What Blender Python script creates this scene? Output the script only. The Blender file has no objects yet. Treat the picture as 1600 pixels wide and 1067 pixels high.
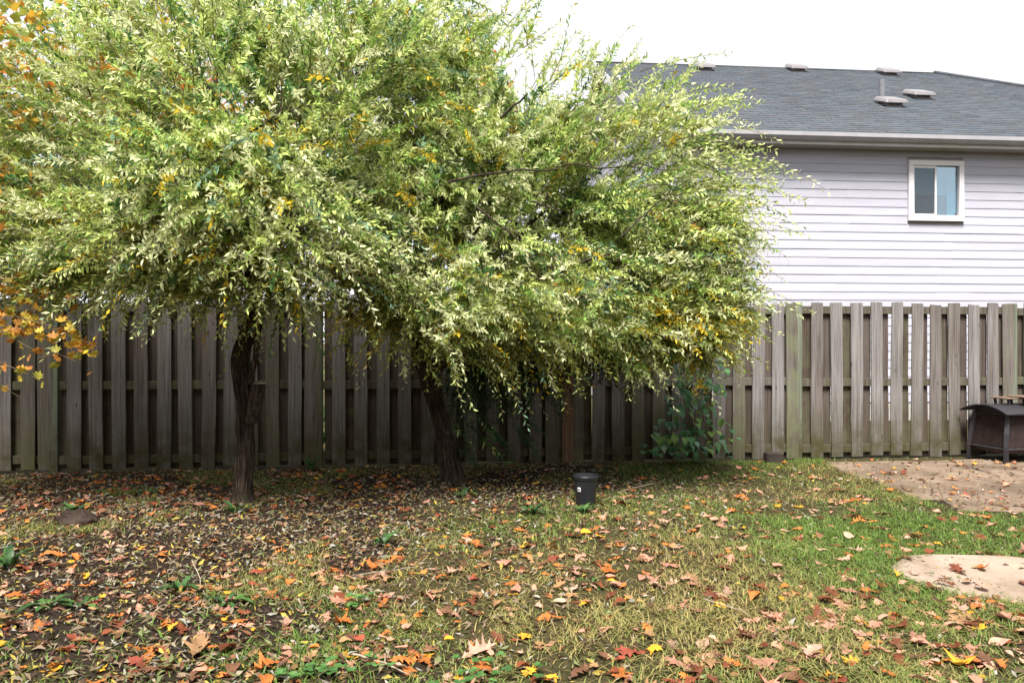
import bpy, bmesh, math, random
import numpy as np
from mathutils import Vector, Matrix

random.seed(7)
RNG = np.random.default_rng(11)
R = math.radians
SC = bpy.context.scene
COL = SC.collection

# ------------------------------------------------------------------ camera
F = 1155.0            # focal length in pixels of a 1600 px wide frame
CH = 1.37             # camera height
HV = 535.0            # horizon row
cam_d = bpy.data.cameras.new('camera')
cam_d.sensor_width = 36.0
cam_d.lens = 36.0 * F / 1600.0
cam_d.shift_y = (HV - 533.5) / 1600.0 * -1.0 * -1.0
cam_d.clip_end = 2000
cam = bpy.data.objects.new('camera', cam_d)
COL.objects.link(cam)
cam.location = (0, 0, CH)
cam.rotation_euler = (R(90), 0, 0)
SC.camera = cam

# ------------------------------------------------------------------ sky, sun, exposure
SUN_EL, SUN_AZ = 59.0, -168.0       # azimuth measured from +Y towards +X: behind the camera, to its left
world = bpy.data.worlds.new('World')
SC.world = world
world.use_nodes = True
wn, wl = world.node_tree.nodes, world.node_tree.links
bg = wn['Background']
sky = wn.new('ShaderNodeTexSky')
sky.sky_type = 'NISHITA'
sky.sun_disc = False
sky.sun_elevation = R(SUN_EL)
sky.sun_rotation = R(SUN_AZ)
sky.dust_density = 4.0
wmix = wn.new('ShaderNodeMix')
wmix.data_type = 'RGBA'
wmix.inputs['Factor'].default_value = 0.8
wmix.inputs['B'].default_value = (12.0, 12.1, 12.4, 1)     # bright cloud cover over the whole sky
wl.new(sky.outputs['Color'], wmix.inputs['A'])
wl.new(wmix.outputs['Result'], bg.inputs['Color'])
bg.inputs['Strength'].default_value = 0.055

sun_d = bpy.data.lights.new('sun', 'SUN')
sun_d.energy = 5.0
sun_d.angle = R(22)
sun_d.color = (1.0, 0.965, 0.91)
sun = bpy.data.objects.new('sun', sun_d)
COL.objects.link(sun)
sd = Vector((math.sin(R(SUN_AZ)) * math.cos(R(SUN_EL)), math.cos(R(SUN_AZ)) * math.cos(R(SUN_EL)), math.sin(R(SUN_EL))))
sun.rotation_euler = sd.to_track_quat('Z', 'Y').to_euler()

SC.view_settings.view_transform = 'Standard'
SC.view_settings.look = 'None'
SC.view_settings.exposure = 1.05
SC.view_settings.gamma = 1.0
SC.view_settings.use_curve_mapping = False
SC.cycles.use_denoising = True
SC.cycles.max_bounces = 5
SC.cycles.diffuse_bounces = 2
SC.cycles.transparent_max_bounces = 12
SC.cycles.caustics_reflective = False
SC.cycles.caustics_refractive = False


# ------------------------------------------------------------------ helpers
def ray(u, v):
    return Vector(((u - 800) / F, 1.0, (HV - v) / F))


def PT(u, v, y):
    r = ray(u, v)
    return Vector((r.x * y, y, CH + r.z * y))


def GR(u, v, z=0.0):
    y = F * (CH - z) / (v - HV)
    return Vector(((u - 800) / F * y, y, z))


def link(o, parent=None):
    COL.objects.link(o)
    if parent is not None:
        o.parent = parent
    return o


def tag(o, label=None, cat=None, group=None, kind=None):
    if label: o['label'] = label
    if cat: o['category'] = cat
    if group: o['group'] = group
    if kind: o['kind'] = kind
    return o


def empty(name, loc=(0, 0, 0), rz=0.0):
    o = bpy.data.objects.new(name, None)
    o.empty_display_size = 0.1
    link(o)
    o.location = loc
    o.rotation_euler = (0, 0, rz)
    return o


def mesh_np(name, verts, faces, mat=None, colors=None, smooth=False):
    """faces: (n,k) int array, or a list of such arrays with different k."""
    verts = np.asarray(verts, dtype=np.float32).reshape(-1, 3)
    if not isinstance(faces, (list, tuple)):
        faces = [faces]
    faces = [np.asarray(f, dtype=np.int32) for f in faces if len(f)]
    me = bpy.data.meshes.new(name)
    me.vertices.add(len(verts))
    me.vertices.foreach_set('co', verts.ravel())
    loops = np.concatenate([f.ravel() for f in faces])
    totals = np.concatenate([np.full(len(f), f.shape[1], np.int32) for f in faces])
    starts = np.concatenate([[0], np.cumsum(totals)[:-1]]).astype(np.int32)
    me.loops.add(len(loops))
    me.loops.foreach_set('vertex_index', loops)
    me.polygons.add(len(totals))
    me.polygons.foreach_set('loop_start', starts)
    me.polygons.foreach_set('loop_total', totals)
    if smooth:
        me.polygons.foreach_set('use_smooth', np.ones(len(totals), bool))
    if colors is not None:
        c = np.ones((len(verts), 4), np.float32)
        c[:, :3] = colors
        a = me.color_attributes.new('Col', 'FLOAT_COLOR', 'POINT')
        a.data.foreach_set('color', c.ravel())
    me.update(calc_edges=True)
    if mat: me.materials.append(mat)
    return me


def obj(name, me, parent=None, loc=None, rot=None):
    o = bpy.data.objects.new(name, me)
    link(o, parent)
    if loc is not None: o.location = loc
    if rot is not None: o.rotation_euler = rot
    return o


class MB:
    """collects boxes, prisms and tubes for ONE mesh"""
    def __init__(self):
        self.v, self.f = [], []

    def add(self, vs, fs):
        n = len(self.v)
        self.v += [tuple(p) for p in vs]
        self.f += [tuple(n + i for i in f) for f in fs]
        return self

    def box(self, x0, x1, y0, y1, z0, z1):
        return self.add([(x0, y0, z0), (x1, y0, z0), (x1, y1, z0), (x0, y1, z0), (x0, y0, z1), (x1, y0, z1), (x1, y1, z1), (x0, y1, z1)],
                        [(3, 2, 1, 0), (4, 5, 6, 7), (0, 1, 5, 4), (1, 2, 6, 5), (2, 3, 7, 6), (3, 0, 4, 7)])

    def hexa(self, p):      # 8 points: bottom loop then top loop
        return self.add(p, [(3, 2, 1, 0), (4, 5, 6, 7), (0, 1, 5, 4), (1, 2, 6, 5), (2, 3, 7, 6), (3, 0, 4, 7)])

    def prism(self, pts, d):  # polygon pts extruded by vector d
        n = len(pts)
        a = [Vector(p) for p in pts]
        b = [p + Vector(d) for p in a]
        return self.add(a + b, [tuple(range(n - 1, -1, -1)), tuple(range(n, 2 * n))] + [(i, (i + 1) % n, n + (i + 1) % n, n + i) for i in range(n)])

    def tube(self, pts, radii, seg=8, cap=True):
        pts = [Vector(p) for p in pts]
        up = Vector((0.13, 0.27, 0.95))
        rings = []
        for i, p in enumerate(pts):
            t = (pts[min(i + 1, len(pts) - 1)] - pts[max(i - 1, 0)]).normalized()
            a = t.cross(up)
            if a.length < 1e-3: a = t.cross(Vector((1, 0, 0)))
            a.normalize()
            b = t.cross(a)
            r = radii[i] if hasattr(radii, '__len__') else radii
            rings.append([p + a * (r * math.cos(2 * math.pi * k / seg)) + b * (r * math.sin(2 * math.pi * k / seg)) for k in range(seg)])
        vs = [q for rg in rings for q in rg]
        fs = []
        for i in range(len(pts) - 1):
            for k in range(seg):
                k2 = (k + 1) % seg
                fs.append((i * seg + k, i * seg + k2, (i + 1) * seg + k2, (i + 1) * seg + k))
        if cap:
            fs.append(tuple(range(seg - 1, -1, -1)))
            fs.append(tuple((len(pts) - 1) * seg + k for k in range(seg)))
        return self.add(vs, fs)

    def lathe(self, prof, seg=24, c=(0, 0, 0)):
        vs, fs = [], []
        for r, z in prof:
            for k in range(seg):
                a = 2 * math.pi * k / seg
                vs.append((c[0] + r * math.cos(a), c[1] + r * math.sin(a), c[2] + z))
        for i in range(len(prof) - 1):
            for k in range(seg):
                k2 = (k + 1) % seg
                fs.append((i * seg + k, i * seg + k2, (i + 1) * seg + k2, (i + 1) * seg + k))
        return self.add(vs, fs)

    def mesh(self, name, mat=None, smooth=False, bevel=0.0):
        me = bpy.data.meshes.new(name)
        me.from_pydata(self.v, [], self.f)
        bm = bmesh.new(); bm.from_mesh(me)
        bmesh.ops.recalc_face_normals(bm, faces=bm.faces)
        if bevel:
            ed = [e for e in bm.edges if len(e.link_faces) == 2 and e.calc_face_angle(0) > 0.6]
            bmesh.ops.bevel(bm, geom=ed, offset=bevel, segments=1, affect='EDGES', clamp_overlap=True)
        bm.to_mesh(me); bm.free()
        if smooth:
            for p in me.polygons: p.use_smooth = True
        if mat: me.materials.append(mat)
        return me

    def build(self, name, mat, parent=None, loc=None, rot=None, smooth=False, bevel=0.0):
        return obj(name, self.mesh(name, mat, smooth, bevel), parent, loc, rot)


# lattice value noise, vectorised
_G = np.random.default_rng(5).random((64, 64, 64)).astype(np.float32)
def noise3(p, scale=1.0):
    p = np.asarray(p, dtype=np.float64) * scale + 100.0
    i = np.floor(p).astype(int); f = p - i
    f = f * f * (3 - 2 * f)
    out = 0
    for dx in (0, 1):
        for dy in (0, 1):
            for dz in (0, 1):
                w = (f[..., 0] if dx else 1 - f[..., 0]) * (f[..., 1] if dy else 1 - f[..., 1]) * (f[..., 2] if dz else 1 - f[..., 2])
                out = out + w * _G[(i[..., 0] + dx) % 64, (i[..., 1] + dy) % 64, (i[..., 2] + dz) % 64]
    return out
def noise2(x, y, scale=1.0, seed=0.0):
    x = np.asarray(x, float); y = np.asarray(y, float)
    return noise3(np.stack([x, y, np.full_like(x, seed)], -1), scale)


# ------------------------------------------------------------------ materials
class NT:
    def __init__(self, name):
        self.m = bpy.data.materials.new(name)
        self.m.use_nodes = True
        self.n, self.l = self.m.node_tree.nodes, self.m.node_tree.links
        self.p = self.n['Principled BSDF']
        self.out = self.n['Material Output']

    def new(self, t, **kw):
        nd = self.n.new(t)
        for k, v in kw.items():
            if hasattr(nd, k): setattr(nd, k, v)
            else: nd.inputs[k].default_value = v
        return nd

    def con(self, a, b): self.l.new(a, b)

    def coords(self, kind='Object', scale=(1, 1, 1)):
        tc = self.new('ShaderNodeTexCoord')
        mp = self.new('ShaderNodeMapping')
        mp.inputs['Scale'].default_value = scale
        self.con(tc.outputs[kind], mp.inputs['Vector'])
        return mp.outputs['Vector']

    def noise(self, vec, scale, detail=4, rough=0.55):
        nd = self.new('ShaderNodeTexNoise')
        nd.inputs['Scale'].default_value = scale
        nd.inputs['Detail'].default_value = detail
        nd.inputs['Roughness'].default_value = rough
        if vec is not None: self.con(vec, nd.inputs['Vector'])
        return nd.outputs['Fac']

    def ramp(self, fac, stops):
        nd = self.new('ShaderNodeValToRGB')
        el = nd.color_ramp.elements
        while len(el) < len(stops): el.new(0.5)
        for e, (p, c) in zip(el, stops):
            e.position = p
            e.color = (*c, 1) if hasattr(c, '__len__') else (c, c, c, 1)
        self.con(fac, nd.inputs['Fac'])
        return nd.outputs['Color']

    def mix(self, fac, a, b, blend='MIX'):
        nd = self.new('ShaderNodeMix')
        nd.data_type = 'RGBA'; nd.blend_type = blend
        for s, k in ((fac, 'Factor'), (a, 'A'), (b, 'B')):
            if isinstance(s, (int, float)): nd.inputs[k].default_value = s
            elif isinstance(s, tuple): nd.inputs[k].default_value = (*s, 1)
            else: self.con(s, nd.inputs[k])
        return nd.outputs['Result']

    def math(self, op, a, b=0.5):
        nd = self.new('ShaderNodeMath'); nd.operation = op
        for i, s in enumerate((a, b)):
            if isinstance(s, (int, float)): nd.inputs[i].default_value = s
            else: self.con(s, nd.inputs[i])
        return nd.outputs[0]

    def base(self, c, rough=0.7, spec=0.3, metal=0.0):
        if isinstance(c, tuple): self.p.inputs['Base Color'].default_value = (*c, 1)
        else: self.con(c, self.p.inputs['Base Color'])
        self.p.inputs['Roughness'].default_value = rough
        self.p.inputs['Specular IOR Level'].default_value = spec
        self.p.inputs['Metallic'].default_value = metal

    def bump(self, h, strength=0.3, dist=0.01):
        b = self.new('ShaderNodeBump')
        b.inputs['Strength'].default_value = strength
        b.inputs['Distance'].default_value = dist
        self.con(h, b.inputs['Height'])
        self.con(b.outputs['Normal'], self.p.inputs['Normal'])


def leaf_material(name, source='Col', rough=0.5, trans=0.35, spec=0.25):
    """leaf colour from the colour attribute or from the object's own colour; light passes through"""
    t = NT(name)
    if source == 'Col':
        c = t.new('ShaderNodeAttribute'); c.attribute_name = 'Col'; c = c.outputs['Color']
    else:
        c = t.new('ShaderNodeObjectInfo').outputs['Color']
    if source != 'Col':
        nz = t.noise(t.coords('Object'), 2.5, 4)
        c = t.mix(1.0, c, t.ramp(nz, [(0.3, 0.6), (0.7, 1.15)]), 'MULTIPLY')
    t.base(c, rough, spec)
    tr = t.new('ShaderNodeBsdfTranslucent')
    t.con(c, tr.inputs['Color'])
    ms = t.new('ShaderNodeMixShader')
    ms.inputs[0].default_value = trans
    t.con(t.p.outputs[0], ms.inputs[1]); t.con(tr.outputs[0], ms.inputs[2])
    t.con(ms.outputs[0], t.out.inputs['Surface'])
    return t.m


def simple(name, c, rough=0.6, spec=0.3, metal=0.0, nscale=8, var=0.15, bump=0.0):
    t = NT(name)
    v = t.coords('Object')
    n = t.noise(v, nscale, 5)
    lo = tuple(x * (1 - var) for x in c); hi = tuple(min(1, x * (1 + var)) for x in c)
    t.base(t.ramp(n, [(0.3, lo), (0.7, hi)]), rough, spec, metal)
    if bump: t.bump(t.noise(v, nscale * 6, 4), bump, 0.01)
    return t.m


def wood_fence_material(name, tint=(1, 1, 1), moss=1.0):
    t = NT(name)
    v = t.coords('Object')
    oi = t.new('ShaderNodeObjectInfo')
    rnd = oi.outputs['Random']
    shift = t.new('ShaderNodeVectorMath'); shift.operation = 'ADD'
    cmb = t.new('ShaderNodeCombineXYZ')
    big = t.math('MULTIPLY', rnd, 37.0)
    for k in 'XYZ': t.con(big, cmb.inputs[k])
    t.con(v, shift.inputs[0]); t.con(cmb.outputs[0], shift.inputs[1])
    v2 = shift.outputs[0]
    mp = t.new('ShaderNodeMapping'); mp.inputs['Scale'].default_value = (55, 55, 1.6)
    t.con(v2, mp.inputs['Vector'])
    grain = t.noise(mp.outputs[0], 1.0, 6, 0.65)
    mp2 = t.new('ShaderNodeMapping'); mp2.inputs['Scale'].default_value = (9, 9, 0.9)
    t.con(v2, mp2.inputs['Vector'])
    broad = t.noise(mp2.outputs[0], 1.0, 3)
    grey = t.ramp(grain, [(0.25, (0.066, 0.058, 0.054)), (0.5, (0.185, 0.172, 0.167)), (0.75, (0.29, 0.275, 0.27))])
    brown = t.ramp(grain, [(0.25, (0.048, 0.034, 0.027)), (0.55, (0.118, 0.092, 0.077)), (0.8, (0.185, 0.152, 0.13))])
    fac = t.math('ADD', t.math('MULTIPLY', rnd, 0.6), t.math('SUBTRACT', broad, 0.35))
    c = t.mix(t.ramp(fac, [(0.3, 0.0), (0.75, 0.75)]), grey, brown)
    c = t.mix(1.0, c, tint, 'MULTIPLY')
    # knots
    vo = t.new('ShaderNodeTexVoronoi'); vo.inputs['Scale'].default_value = 1.0
    mp3 = t.new('ShaderNodeMapping'); mp3.inputs['Scale'].default_value = (9, 1, 3.2)
    t.con(v2, mp3.inputs['Vector']); t.con(mp3.outputs[0], vo.inputs['Vector'])
    knot = t.ramp(vo.outputs['Distance'], [(0.05, 1.0), (0.12, 0.0)])
    c = t.mix(t.math('MULTIPLY', knot, 0.7), c, (0.05, 0.038, 0.03))
    # algae: rising from the ground and creeping down from the top, broken up by noise
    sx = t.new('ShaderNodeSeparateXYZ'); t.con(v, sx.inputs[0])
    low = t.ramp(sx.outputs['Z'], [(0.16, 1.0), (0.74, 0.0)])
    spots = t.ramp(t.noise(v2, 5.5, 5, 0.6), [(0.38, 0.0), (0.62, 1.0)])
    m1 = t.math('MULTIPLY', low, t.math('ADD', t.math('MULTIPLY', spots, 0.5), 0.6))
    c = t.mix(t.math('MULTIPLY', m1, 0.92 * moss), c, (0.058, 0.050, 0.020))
    m2 = t.math('MULTIPLY', spots, t.ramp(rnd, [(0.72, 0.0), (0.95, 0.6)]))
    c = t.mix(t.math('MULTIPLY', m2, moss), c, (0.15, 0.17, 0.09))
    t.base(c, 0.85, 0.2)
    t.bump(grain, 0.5, 0.006)
    return t.m


M_BOARD = wood_fence_material('weathered_fence_wood')
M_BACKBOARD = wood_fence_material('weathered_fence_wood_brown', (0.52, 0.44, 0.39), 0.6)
M_RAIL = wood_fence_material('weathered_rail_wood', (0.62, 0.61, 0.5))
M_POST = wood_fence_material('greenish_treated_post_wood', (0.78, 0.92, 0.7), 1.0)
M_NEWBOARD = wood_fence_material('orange_brown_newer_wood', (1.0, 0.62, 0.42), 0.3)
M_WILLOW = leaf_material('willow_leaf', 'Col', 0.65, 0.33, 0.08)
M_LITTER = leaf_material('dry_leaf_litter', 'Col', 0.7, 0.15, 0.15)
M_FALLEN = leaf_material('fallen_leaf', 'Object', 0.6, 0.2, 0.25)
M_GRASS = leaf_material('grass_blade', 'Col', 0.55, 0.3, 0.2)
M_MAPLE = leaf_material('autumn_maple_leaf', 'Col', 0.55, 0.45, 0.2)
M_VINE = leaf_material('vine_leaf', 'Object', 0.35, 0.2, 0.45)
M_YELLOW = leaf_material('yellow_sapling_leaf', 'Object', 0.5, 0.4, 0.25)
M_WEED = leaf_material('weed_leaf', 'Object', 0.45, 0.3, 0.3)


def bark_material():
    t = NT('shaggy_bark')
    v = t.coords('Object')
    mp = t.new('ShaderNodeMapping'); mp.inputs['Scale'].default_value = (62, 62, 4.5)
    t.con(v, mp.inputs['Vector'])
    g = t.noise(mp.outputs[0], 1.0, 7, 0.7)
    c = t.ramp(g, [(0.34, (0.010, 0.007, 0.006)), (0.52, (0.05, 0.036, 0.027)), (0.72, (0.19, 0.135, 0.10))])
    ms = t.ramp(t.noise(v, 7, 4), [(0.5, 0.0), (0.72, 0.5)])
    c = t.mix(ms, c, (0.06, 0.07, 0.035))
    t.base(c, 0.92, 0.15)
    t.bump(g, 0.9, 0.02)
    return t.m


M_BARK = bark_material()
M_TWIG = simple('willow_twig', (0.10, 0.072, 0.04), 0.7, 0.2, nscale=20, var=0.35)
M_CUTWOOD = simple('cut_wood_end', (0.30, 0.22, 0.14), 0.8, 0.2, nscale=30, var=0.3)


# ------------------------------------------------------------------ ground
def hgt(x, y):
    x = np.asarray(x, float); y = np.asarray(y, float)
    fade = np.clip(1 - (np.hypot(x, y - 5) - 10) / 4, 0, 1)
    h = (noise2(x, y, 0.9, 1.3) - 0.5) * 0.035 + (noise2(x, y, 3.2, 5.1) - 0.5) * 0.02 + (noise2(x, y, 9.0, 8.7) - 0.5) * 0.008
    flat = np.clip(np.maximum((3.35 - x) / 0.3, (5.8 - y) / 0.3), 0, 1)      # under the paving
    return h * fade * (0.15 + 0.85 * flat)


def zone_soil(x, y):
    """1 where the ground is bare dark soil, 0 under turf (world metres)"""
    a = np.exp(-(((x - 0.0) / 1.9) ** 2 + ((y - 7.35) / 0.85) ** 2) ** 2)
    b = np.exp(-(((x + 3.0) / 2.9) ** 2 + ((y - 5.8) / 2.6) ** 2) ** 2) * 0.8
    c = np.exp(-(((x + 1.7) / 1.3) ** 2 + ((y - 3.4) / 0.7) ** 2)) * 0.7
    d = np.exp(-(((x - 6.4) / 3.2) ** 2 + ((y - 7.3) / 1.5) ** 2) ** 2) * 0.8
    return np.clip(np.maximum.reduce([a, b, c, d]) + (noise2(x, y, 1.6, 2.2) - 0.5) * 0.9, 0, 1)


def build_ground():
    far = np.array([-900, -400, -150, -60, -30, -18, -12])
    gx = np.concatenate([far, np.arange(-9, 10.01, 0.06), [13, 18, 30, 60, 150, 400, 900]])
    gy = np.concatenate([[-900, -400, -150, -60, -25, -10, -4, -1], np.arange(1, 9.6, 0.06), [11, 14, 20, 35, 60, 150, 400, 1200]])
    X, Y = np.meshgrid(gx, gy)
    Z = hgt(X, Y)
    n, m = X.shape
    idx = np.arange(n * m).reshape(n, m)
    f = np.stack([idx[:-1, :-1], idx[:-1, 1:], idx[1:, 1:], idx[1:, :-1]], -1).reshape(-1, 4)
    s = zone_soil(X, Y)
    cols = np.stack([s, s, s], -1).reshape(-1, 3)
    t = NT('yard_soil_and_thatch')
    at = t.new('ShaderNodeAttribute'); at.attribute_name = 'Col'
    v = t.coords('Object')
    n1 = t.noise(v, 4, 8, 0.65); n2 = t.noise(v, 45, 6, 0.7)
    soil = t.ramp(n2, [(0.3, (0.010, 0.007, 0.005)), (0.6, (0.032, 0.022, 0.016)), (0.8, (0.07, 0.05, 0.036))])
    turf = t.ramp(n2, [(0.3, (0.02, 0.02, 0.008)), (0.55, (0.055, 0.047, 0.02)), (0.8, (0.11, 0.085, 0.04))])
    c = t.mix(t.ramp(t.math('ADD', at.outputs['Fac'], t.math('SUBTRACT', n1, 0.5)), [(0.3, 0.0), (0.6, 1.0)]), turf, soil)
    t.base(c, 0.95, 0.1)
    t.bump(n2, 0.8, 0.02)
    o = obj('ground', mesh_np('ground', np.stack([X, Y, Z], -1), f, t.m, cols, smooth=True))
    tag(o, kind='structure')


build_ground()

# ------------------------------------------------------------------ house
HA = math.atan(0.0875)
hd = Vector((math.cos(HA), math.sin(HA), 0))           # along the front wall
hb = Vector((-math.sin(HA), math.cos(HA), 0))          # towards the back
H0 = Vector((2.689, 12.68, 0))                          # front left wall corner
HL, HW = 13.6, 10.4                                     # length and depth of the walls
OV = 0.30                                               # eave overhang
PITCH = 0.58
EZ = 4.93                                               # roof edge height


def build_house():
    h = empty('neighbour_house', H0, HA)
    tag(h, 'house with pale lilac vinyl siding and grey shingle roof behind the fence', 'house')
    m_sid = NT('pale_vinyl_siding')
    oi = m_sid.new('ShaderNodeObjectInfo')
    n1 = m_sid.noise(m_sid.coords('Object', (0.6, 1, 4)), 2.5, 5)
    c = m_sid.ramp(n1, [(0.3, (0.39, 0.39, 0.45)), (0.7, (0.45, 0.446, 0.51))])
    c = m_sid.mix(1.0, c, m_sid.ramp(oi.outputs['Random'], [(0, 0.95), (1, 1.03)]), 'MULTIPLY')
    m_sid.base(c, 0.5, 0.35)
    m_sid.bump(m_sid.noise(m_sid.coords('Object', (2, 2, 40)), 3, 4), 0.08, 0.01)
    m_sid = m_sid.m
    m_trim = simple('white_trim_paint', (0.72, 0.70, 0.71), 0.45, 0.4, nscale=3, var=0.06)
    m_soffit = simple('taupe_soffit', (0.34, 0.30, 0.27), 0.6, 0.3, nscale=4, var=0.08)
    m_gutter = simple('pale_grey_gutter', (0.32, 0.31, 0.325), 0.4, 0.5, nscale=4, var=0.1)
    m_sheath = simple('wall_sheathing', (0.30, 0.28, 0.27), 0.8, nscale=4)
    m_dark = simple('room_interior', (0.12, 0.12, 0.13), 0.9, nscale=4)
    m_conc = simple('concrete_foundation', (0.36, 0.34, 0.32), 0.9, nscale=6, bump=0.3)
    # window opening in house coordinates (x along the wall, z up)
    a = PT(1425, 0, 13.1).x
    def hx(u):       # distance along the front wall of image column u
        k = (u - 800) / F
        return (k * H0.y - H0.x) / (hd.x - k * hd.y)
    wx0, wx1 = hx(1420), hx(1501)
    wz0, wz1 = 3.55, 4.55
    top = EZ + OV * PITCH - 0.16          # wall top at the front
    # sheathing round the opening, other walls
    b = MB()
    b.box(0, wx0, 0.0, 0.15, 0.3, top); b.box(wx1, HL, 0.0, 0.15, 0.3, top)
    b.box(wx0, wx1, 0.0, 0.15, 0.3, wz0); b.box(wx0, wx1, 0.0, 0.15, wz1, top)
    b.box(HL - 0.15, HL, 0.152, HW, 0.3, top); b.box(0, HL - 0.152, HW - 0.15, HW, 0.3, top)
    gz = top + HW / 2 * PITCH
    b.prism([(0, 0.152, 0.3), (0, HW - 0.152, 0.3), (0, HW - 0.152, top), (0, HW / 2, gz - 0.1), (0, 0.152, top)], (0.15, 0, 0))
    wall = b.build('wall', m_sheath, h)
    MB().box(-0.01, HL + 0.01, -0.01, HW + 0.01, -0.2, 0.298).build('foundation', m_conc, h)
    # siding courses (a lapped plank each: lower edge stands proud)
    EX = 0.149
    def plank(x0, x1, z):
        return MB().prism([(x0, -0.006, z + 0.004), (x0, -0.012, z), (x0, -0.0165, z + 0.004), (x0, -0.016, z + 0.03), (x0, -0.008, z + EX + 0.003), (x0, -0.002, z + EX + 0.003), (x0, -0.002, z + 0.004)], (x1 - x0, 0, 0))
    z = 0.32
    while z < top - 0.02:
        spans = [(0.0, HL)]
        if z + EX > wz0 and z < wz1 + 0.0:
            spans = [(0.0, wx0 - 0.035), (wx1 + 0.035, HL)]
        for x0, x1 in spans:
            cuts = [x0] + [c for c in np.arange(x0 + random.uniform(0.8, 3.4), x1 - 0.5, 3.66)] + [x1]
            for i, (c0, c1) in enumerate(zip(cuts[:-1], cuts[1:])):       # panels lap each other at the joints
                p = plank(c0 - (0.02 if i else 0), c1, z).build('siding_plank', m_sid, wall)
                p.location = (0, -0.0018 * (i % 2), random.uniform(-0.0015, 0.0015))
                p.rotation_euler = (0, random.uniform(-0.0004, 0.0004), 0)
        z += EX
    # left gable end siding: same profile on the x=0 face
    z = 0.32
    while z < gz - 0.25:
        y0, y1 = 0.0, HW
        if z + EX > top:
            k = (z + EX - top) / PITCH
            y0, y1 = k + 0.02, HW - k - 0.02
        if y1 - y0 > 0.2:
            MB().prism([(-0.012, y0, z), (-0.0165, y0, z + 0.004), (-0.016, y0, z + 0.03), (-0.008, y0, z + EX + 0.003), (-0.002, y0, z + EX + 0.003), (-0.002, y0, z)], (0, y1 - y0, 0)).build('siding_plank', m_sid, wall)
        z += EX
    MB().box(-0.04, 0.05, -0.045, -0.034, 0.31, top - 0.01).box(-0.045, -0.034, -0.034, 0.06, 0.31, top - 0.01).build('corner_trim', m_trim, h)
    # window
    w = MB()
    fw = 0.06
    w.box(wx0 - 0.03, wx1 + 0.03, -0.06, 0.03, wz1 - fw, wz1 + 0.03); w.box(wx0 - 0.03, wx1 + 0.03, -0.07, 0.03, wz0 - 0.04, wz0 + fw)
    w.box(wx0 - 0.03, wx0 + fw, -0.058, 0.03, wz0 + fw + .001, wz1 - fw - .001); w.box(wx1 - fw, wx1 + 0.03, -0.058, 0.03, wz0 + fw + .001, wz1 - fw - .001)
    win = w.build('window', m_trim, h, bevel=0.004)
    xm = (wx0 + wx1) / 2 - 0.02
    s = MB()
    s.box(wx0 + fw + .002, xm + 0.03, -0.035, -0.005, wz1 - fw - 0.045, wz1 - fw - .002); s.box(wx0 + fw + .002, xm + 0.03, -0.035, -0.005, wz0 + fw + .002, wz0 + fw + 0.03)
    s.box(wx0 + fw + .002, wx0 + fw + 0.022, -0.034, -0.005, wz0 + fw + 0.031, wz1 - fw - 0.046); s.box(xm - 0.01, xm + 0.03, -0.037, -0.005, wz0 + fw + 0.031, wz1 - fw - 0.046)
    s.build('sash', m_trim, win)
    g = NT('window_glass')
    g.base((0.30, 0.42, 0.50), 0.04, 0.6)
    tr = g.new('ShaderNodeBsdfTransparent'); tr.inputs['Color'].default_value = (0.62, 0.78, 0.86, 1)
    gl = g.new('ShaderNodeBsdfGlossy'); gl.inputs['Roughness'].default_value = 0.03; gl.inputs['Color'].default_value = (0.8, 0.93, 1, 1)
    ms = g.new('ShaderNodeMixShader'); ms.inputs[0].default_value = 0.30
    g.con(tr.outputs[0], ms.inputs[1]); g.con(gl.outputs[0], ms.inputs[2]); g.con(ms.outputs[0], g.out.inputs['Surface'])
    MB().box(wx0 + fw + 0.02, xm, -0.022, -0.018, wz0 + fw + 0.02, wz1 - fw - 0.03).build('pane', g.m, win)
    MB().box(xm, wx1 - fw, -0.002, 0.002, wz0 + fw, wz1 - fw).build('pane', g.m, win)
    scr = NT('insect_screen'); scr.base((0.05, 0.05, 0.055), 0.8)
    tr = scr.new('ShaderNodeBsdfTransparent'); ms = scr.new('ShaderNodeMixShader'); ms.inputs[0].default_value = 0.3
    scr.con(tr.outputs[0], ms.inputs[1]); scr.con(scr.p.outputs[0], ms.inputs[2]); scr.con(ms.outputs[0], scr.out.inputs['Surface'])
    MB().box(wx0 + fw + 0.023, xm - 0.011, -0.045, -0.043, wz0 + fw + 0.032, wz1 - fw - 0.047).build('insect_screen', scr.m, win)
    m_blind = simple('pale_blind', (0.62, 0.66, 0.68), 0.8, nscale=3, var=0.05)
    MB().box(wx0 + 0.01, wx1 - 0.01, 0.10, 0.11, wz0 + 0.45, wz1 + 0.05).build('blind', m_blind, win)
    MB().box(wx1 - 0.22, wx1 - 0.05, 0.05, 0.06, wz0 + 0.01, wz1 - .1).build('curtain', simple('aqua_curtain', (0.42, 0.60, 0.63), 0.8, nscale=5), win)
    MB().box(wx0 - 0.6, wx1 + 0.6, 1.6, 1.7, wz0 - 0.8, wz1 + 0.4).build('room_wall', m_dark, win)
    MB().box(wx1 - fw - 0.03, wx1 - fw - 0.005, -0.03, -0.006, wz0 + fw + 0.01, wz0 + fw + 0.06).build('latch', simple('grey_latch', (0.25, 0.22, 0.22), 0.5), win)
    # ---- roof
    half = HW / 2
    e0, e1 = -OV, HW + OV
    zr = EZ + (half + OV) * PITCH
    x0, x1 = -0.22, HL + OV
    rx1 = x1 - (half + OV)                # the ridge stops at the hip
    A, B_, Cc, D = Vector((x0, e0, EZ)), Vector((x1, e0, EZ)), Vector((rx1, half, zr)), Vector((x0, half, zr))
    E, G_ = Vector((x1, e1, EZ)), Vector((x0, e1, EZ))
    dn = Vector((0, 0, -0.12))
    r = MB()
    vs = [A, B_, Cc, D, E, G_]
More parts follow.
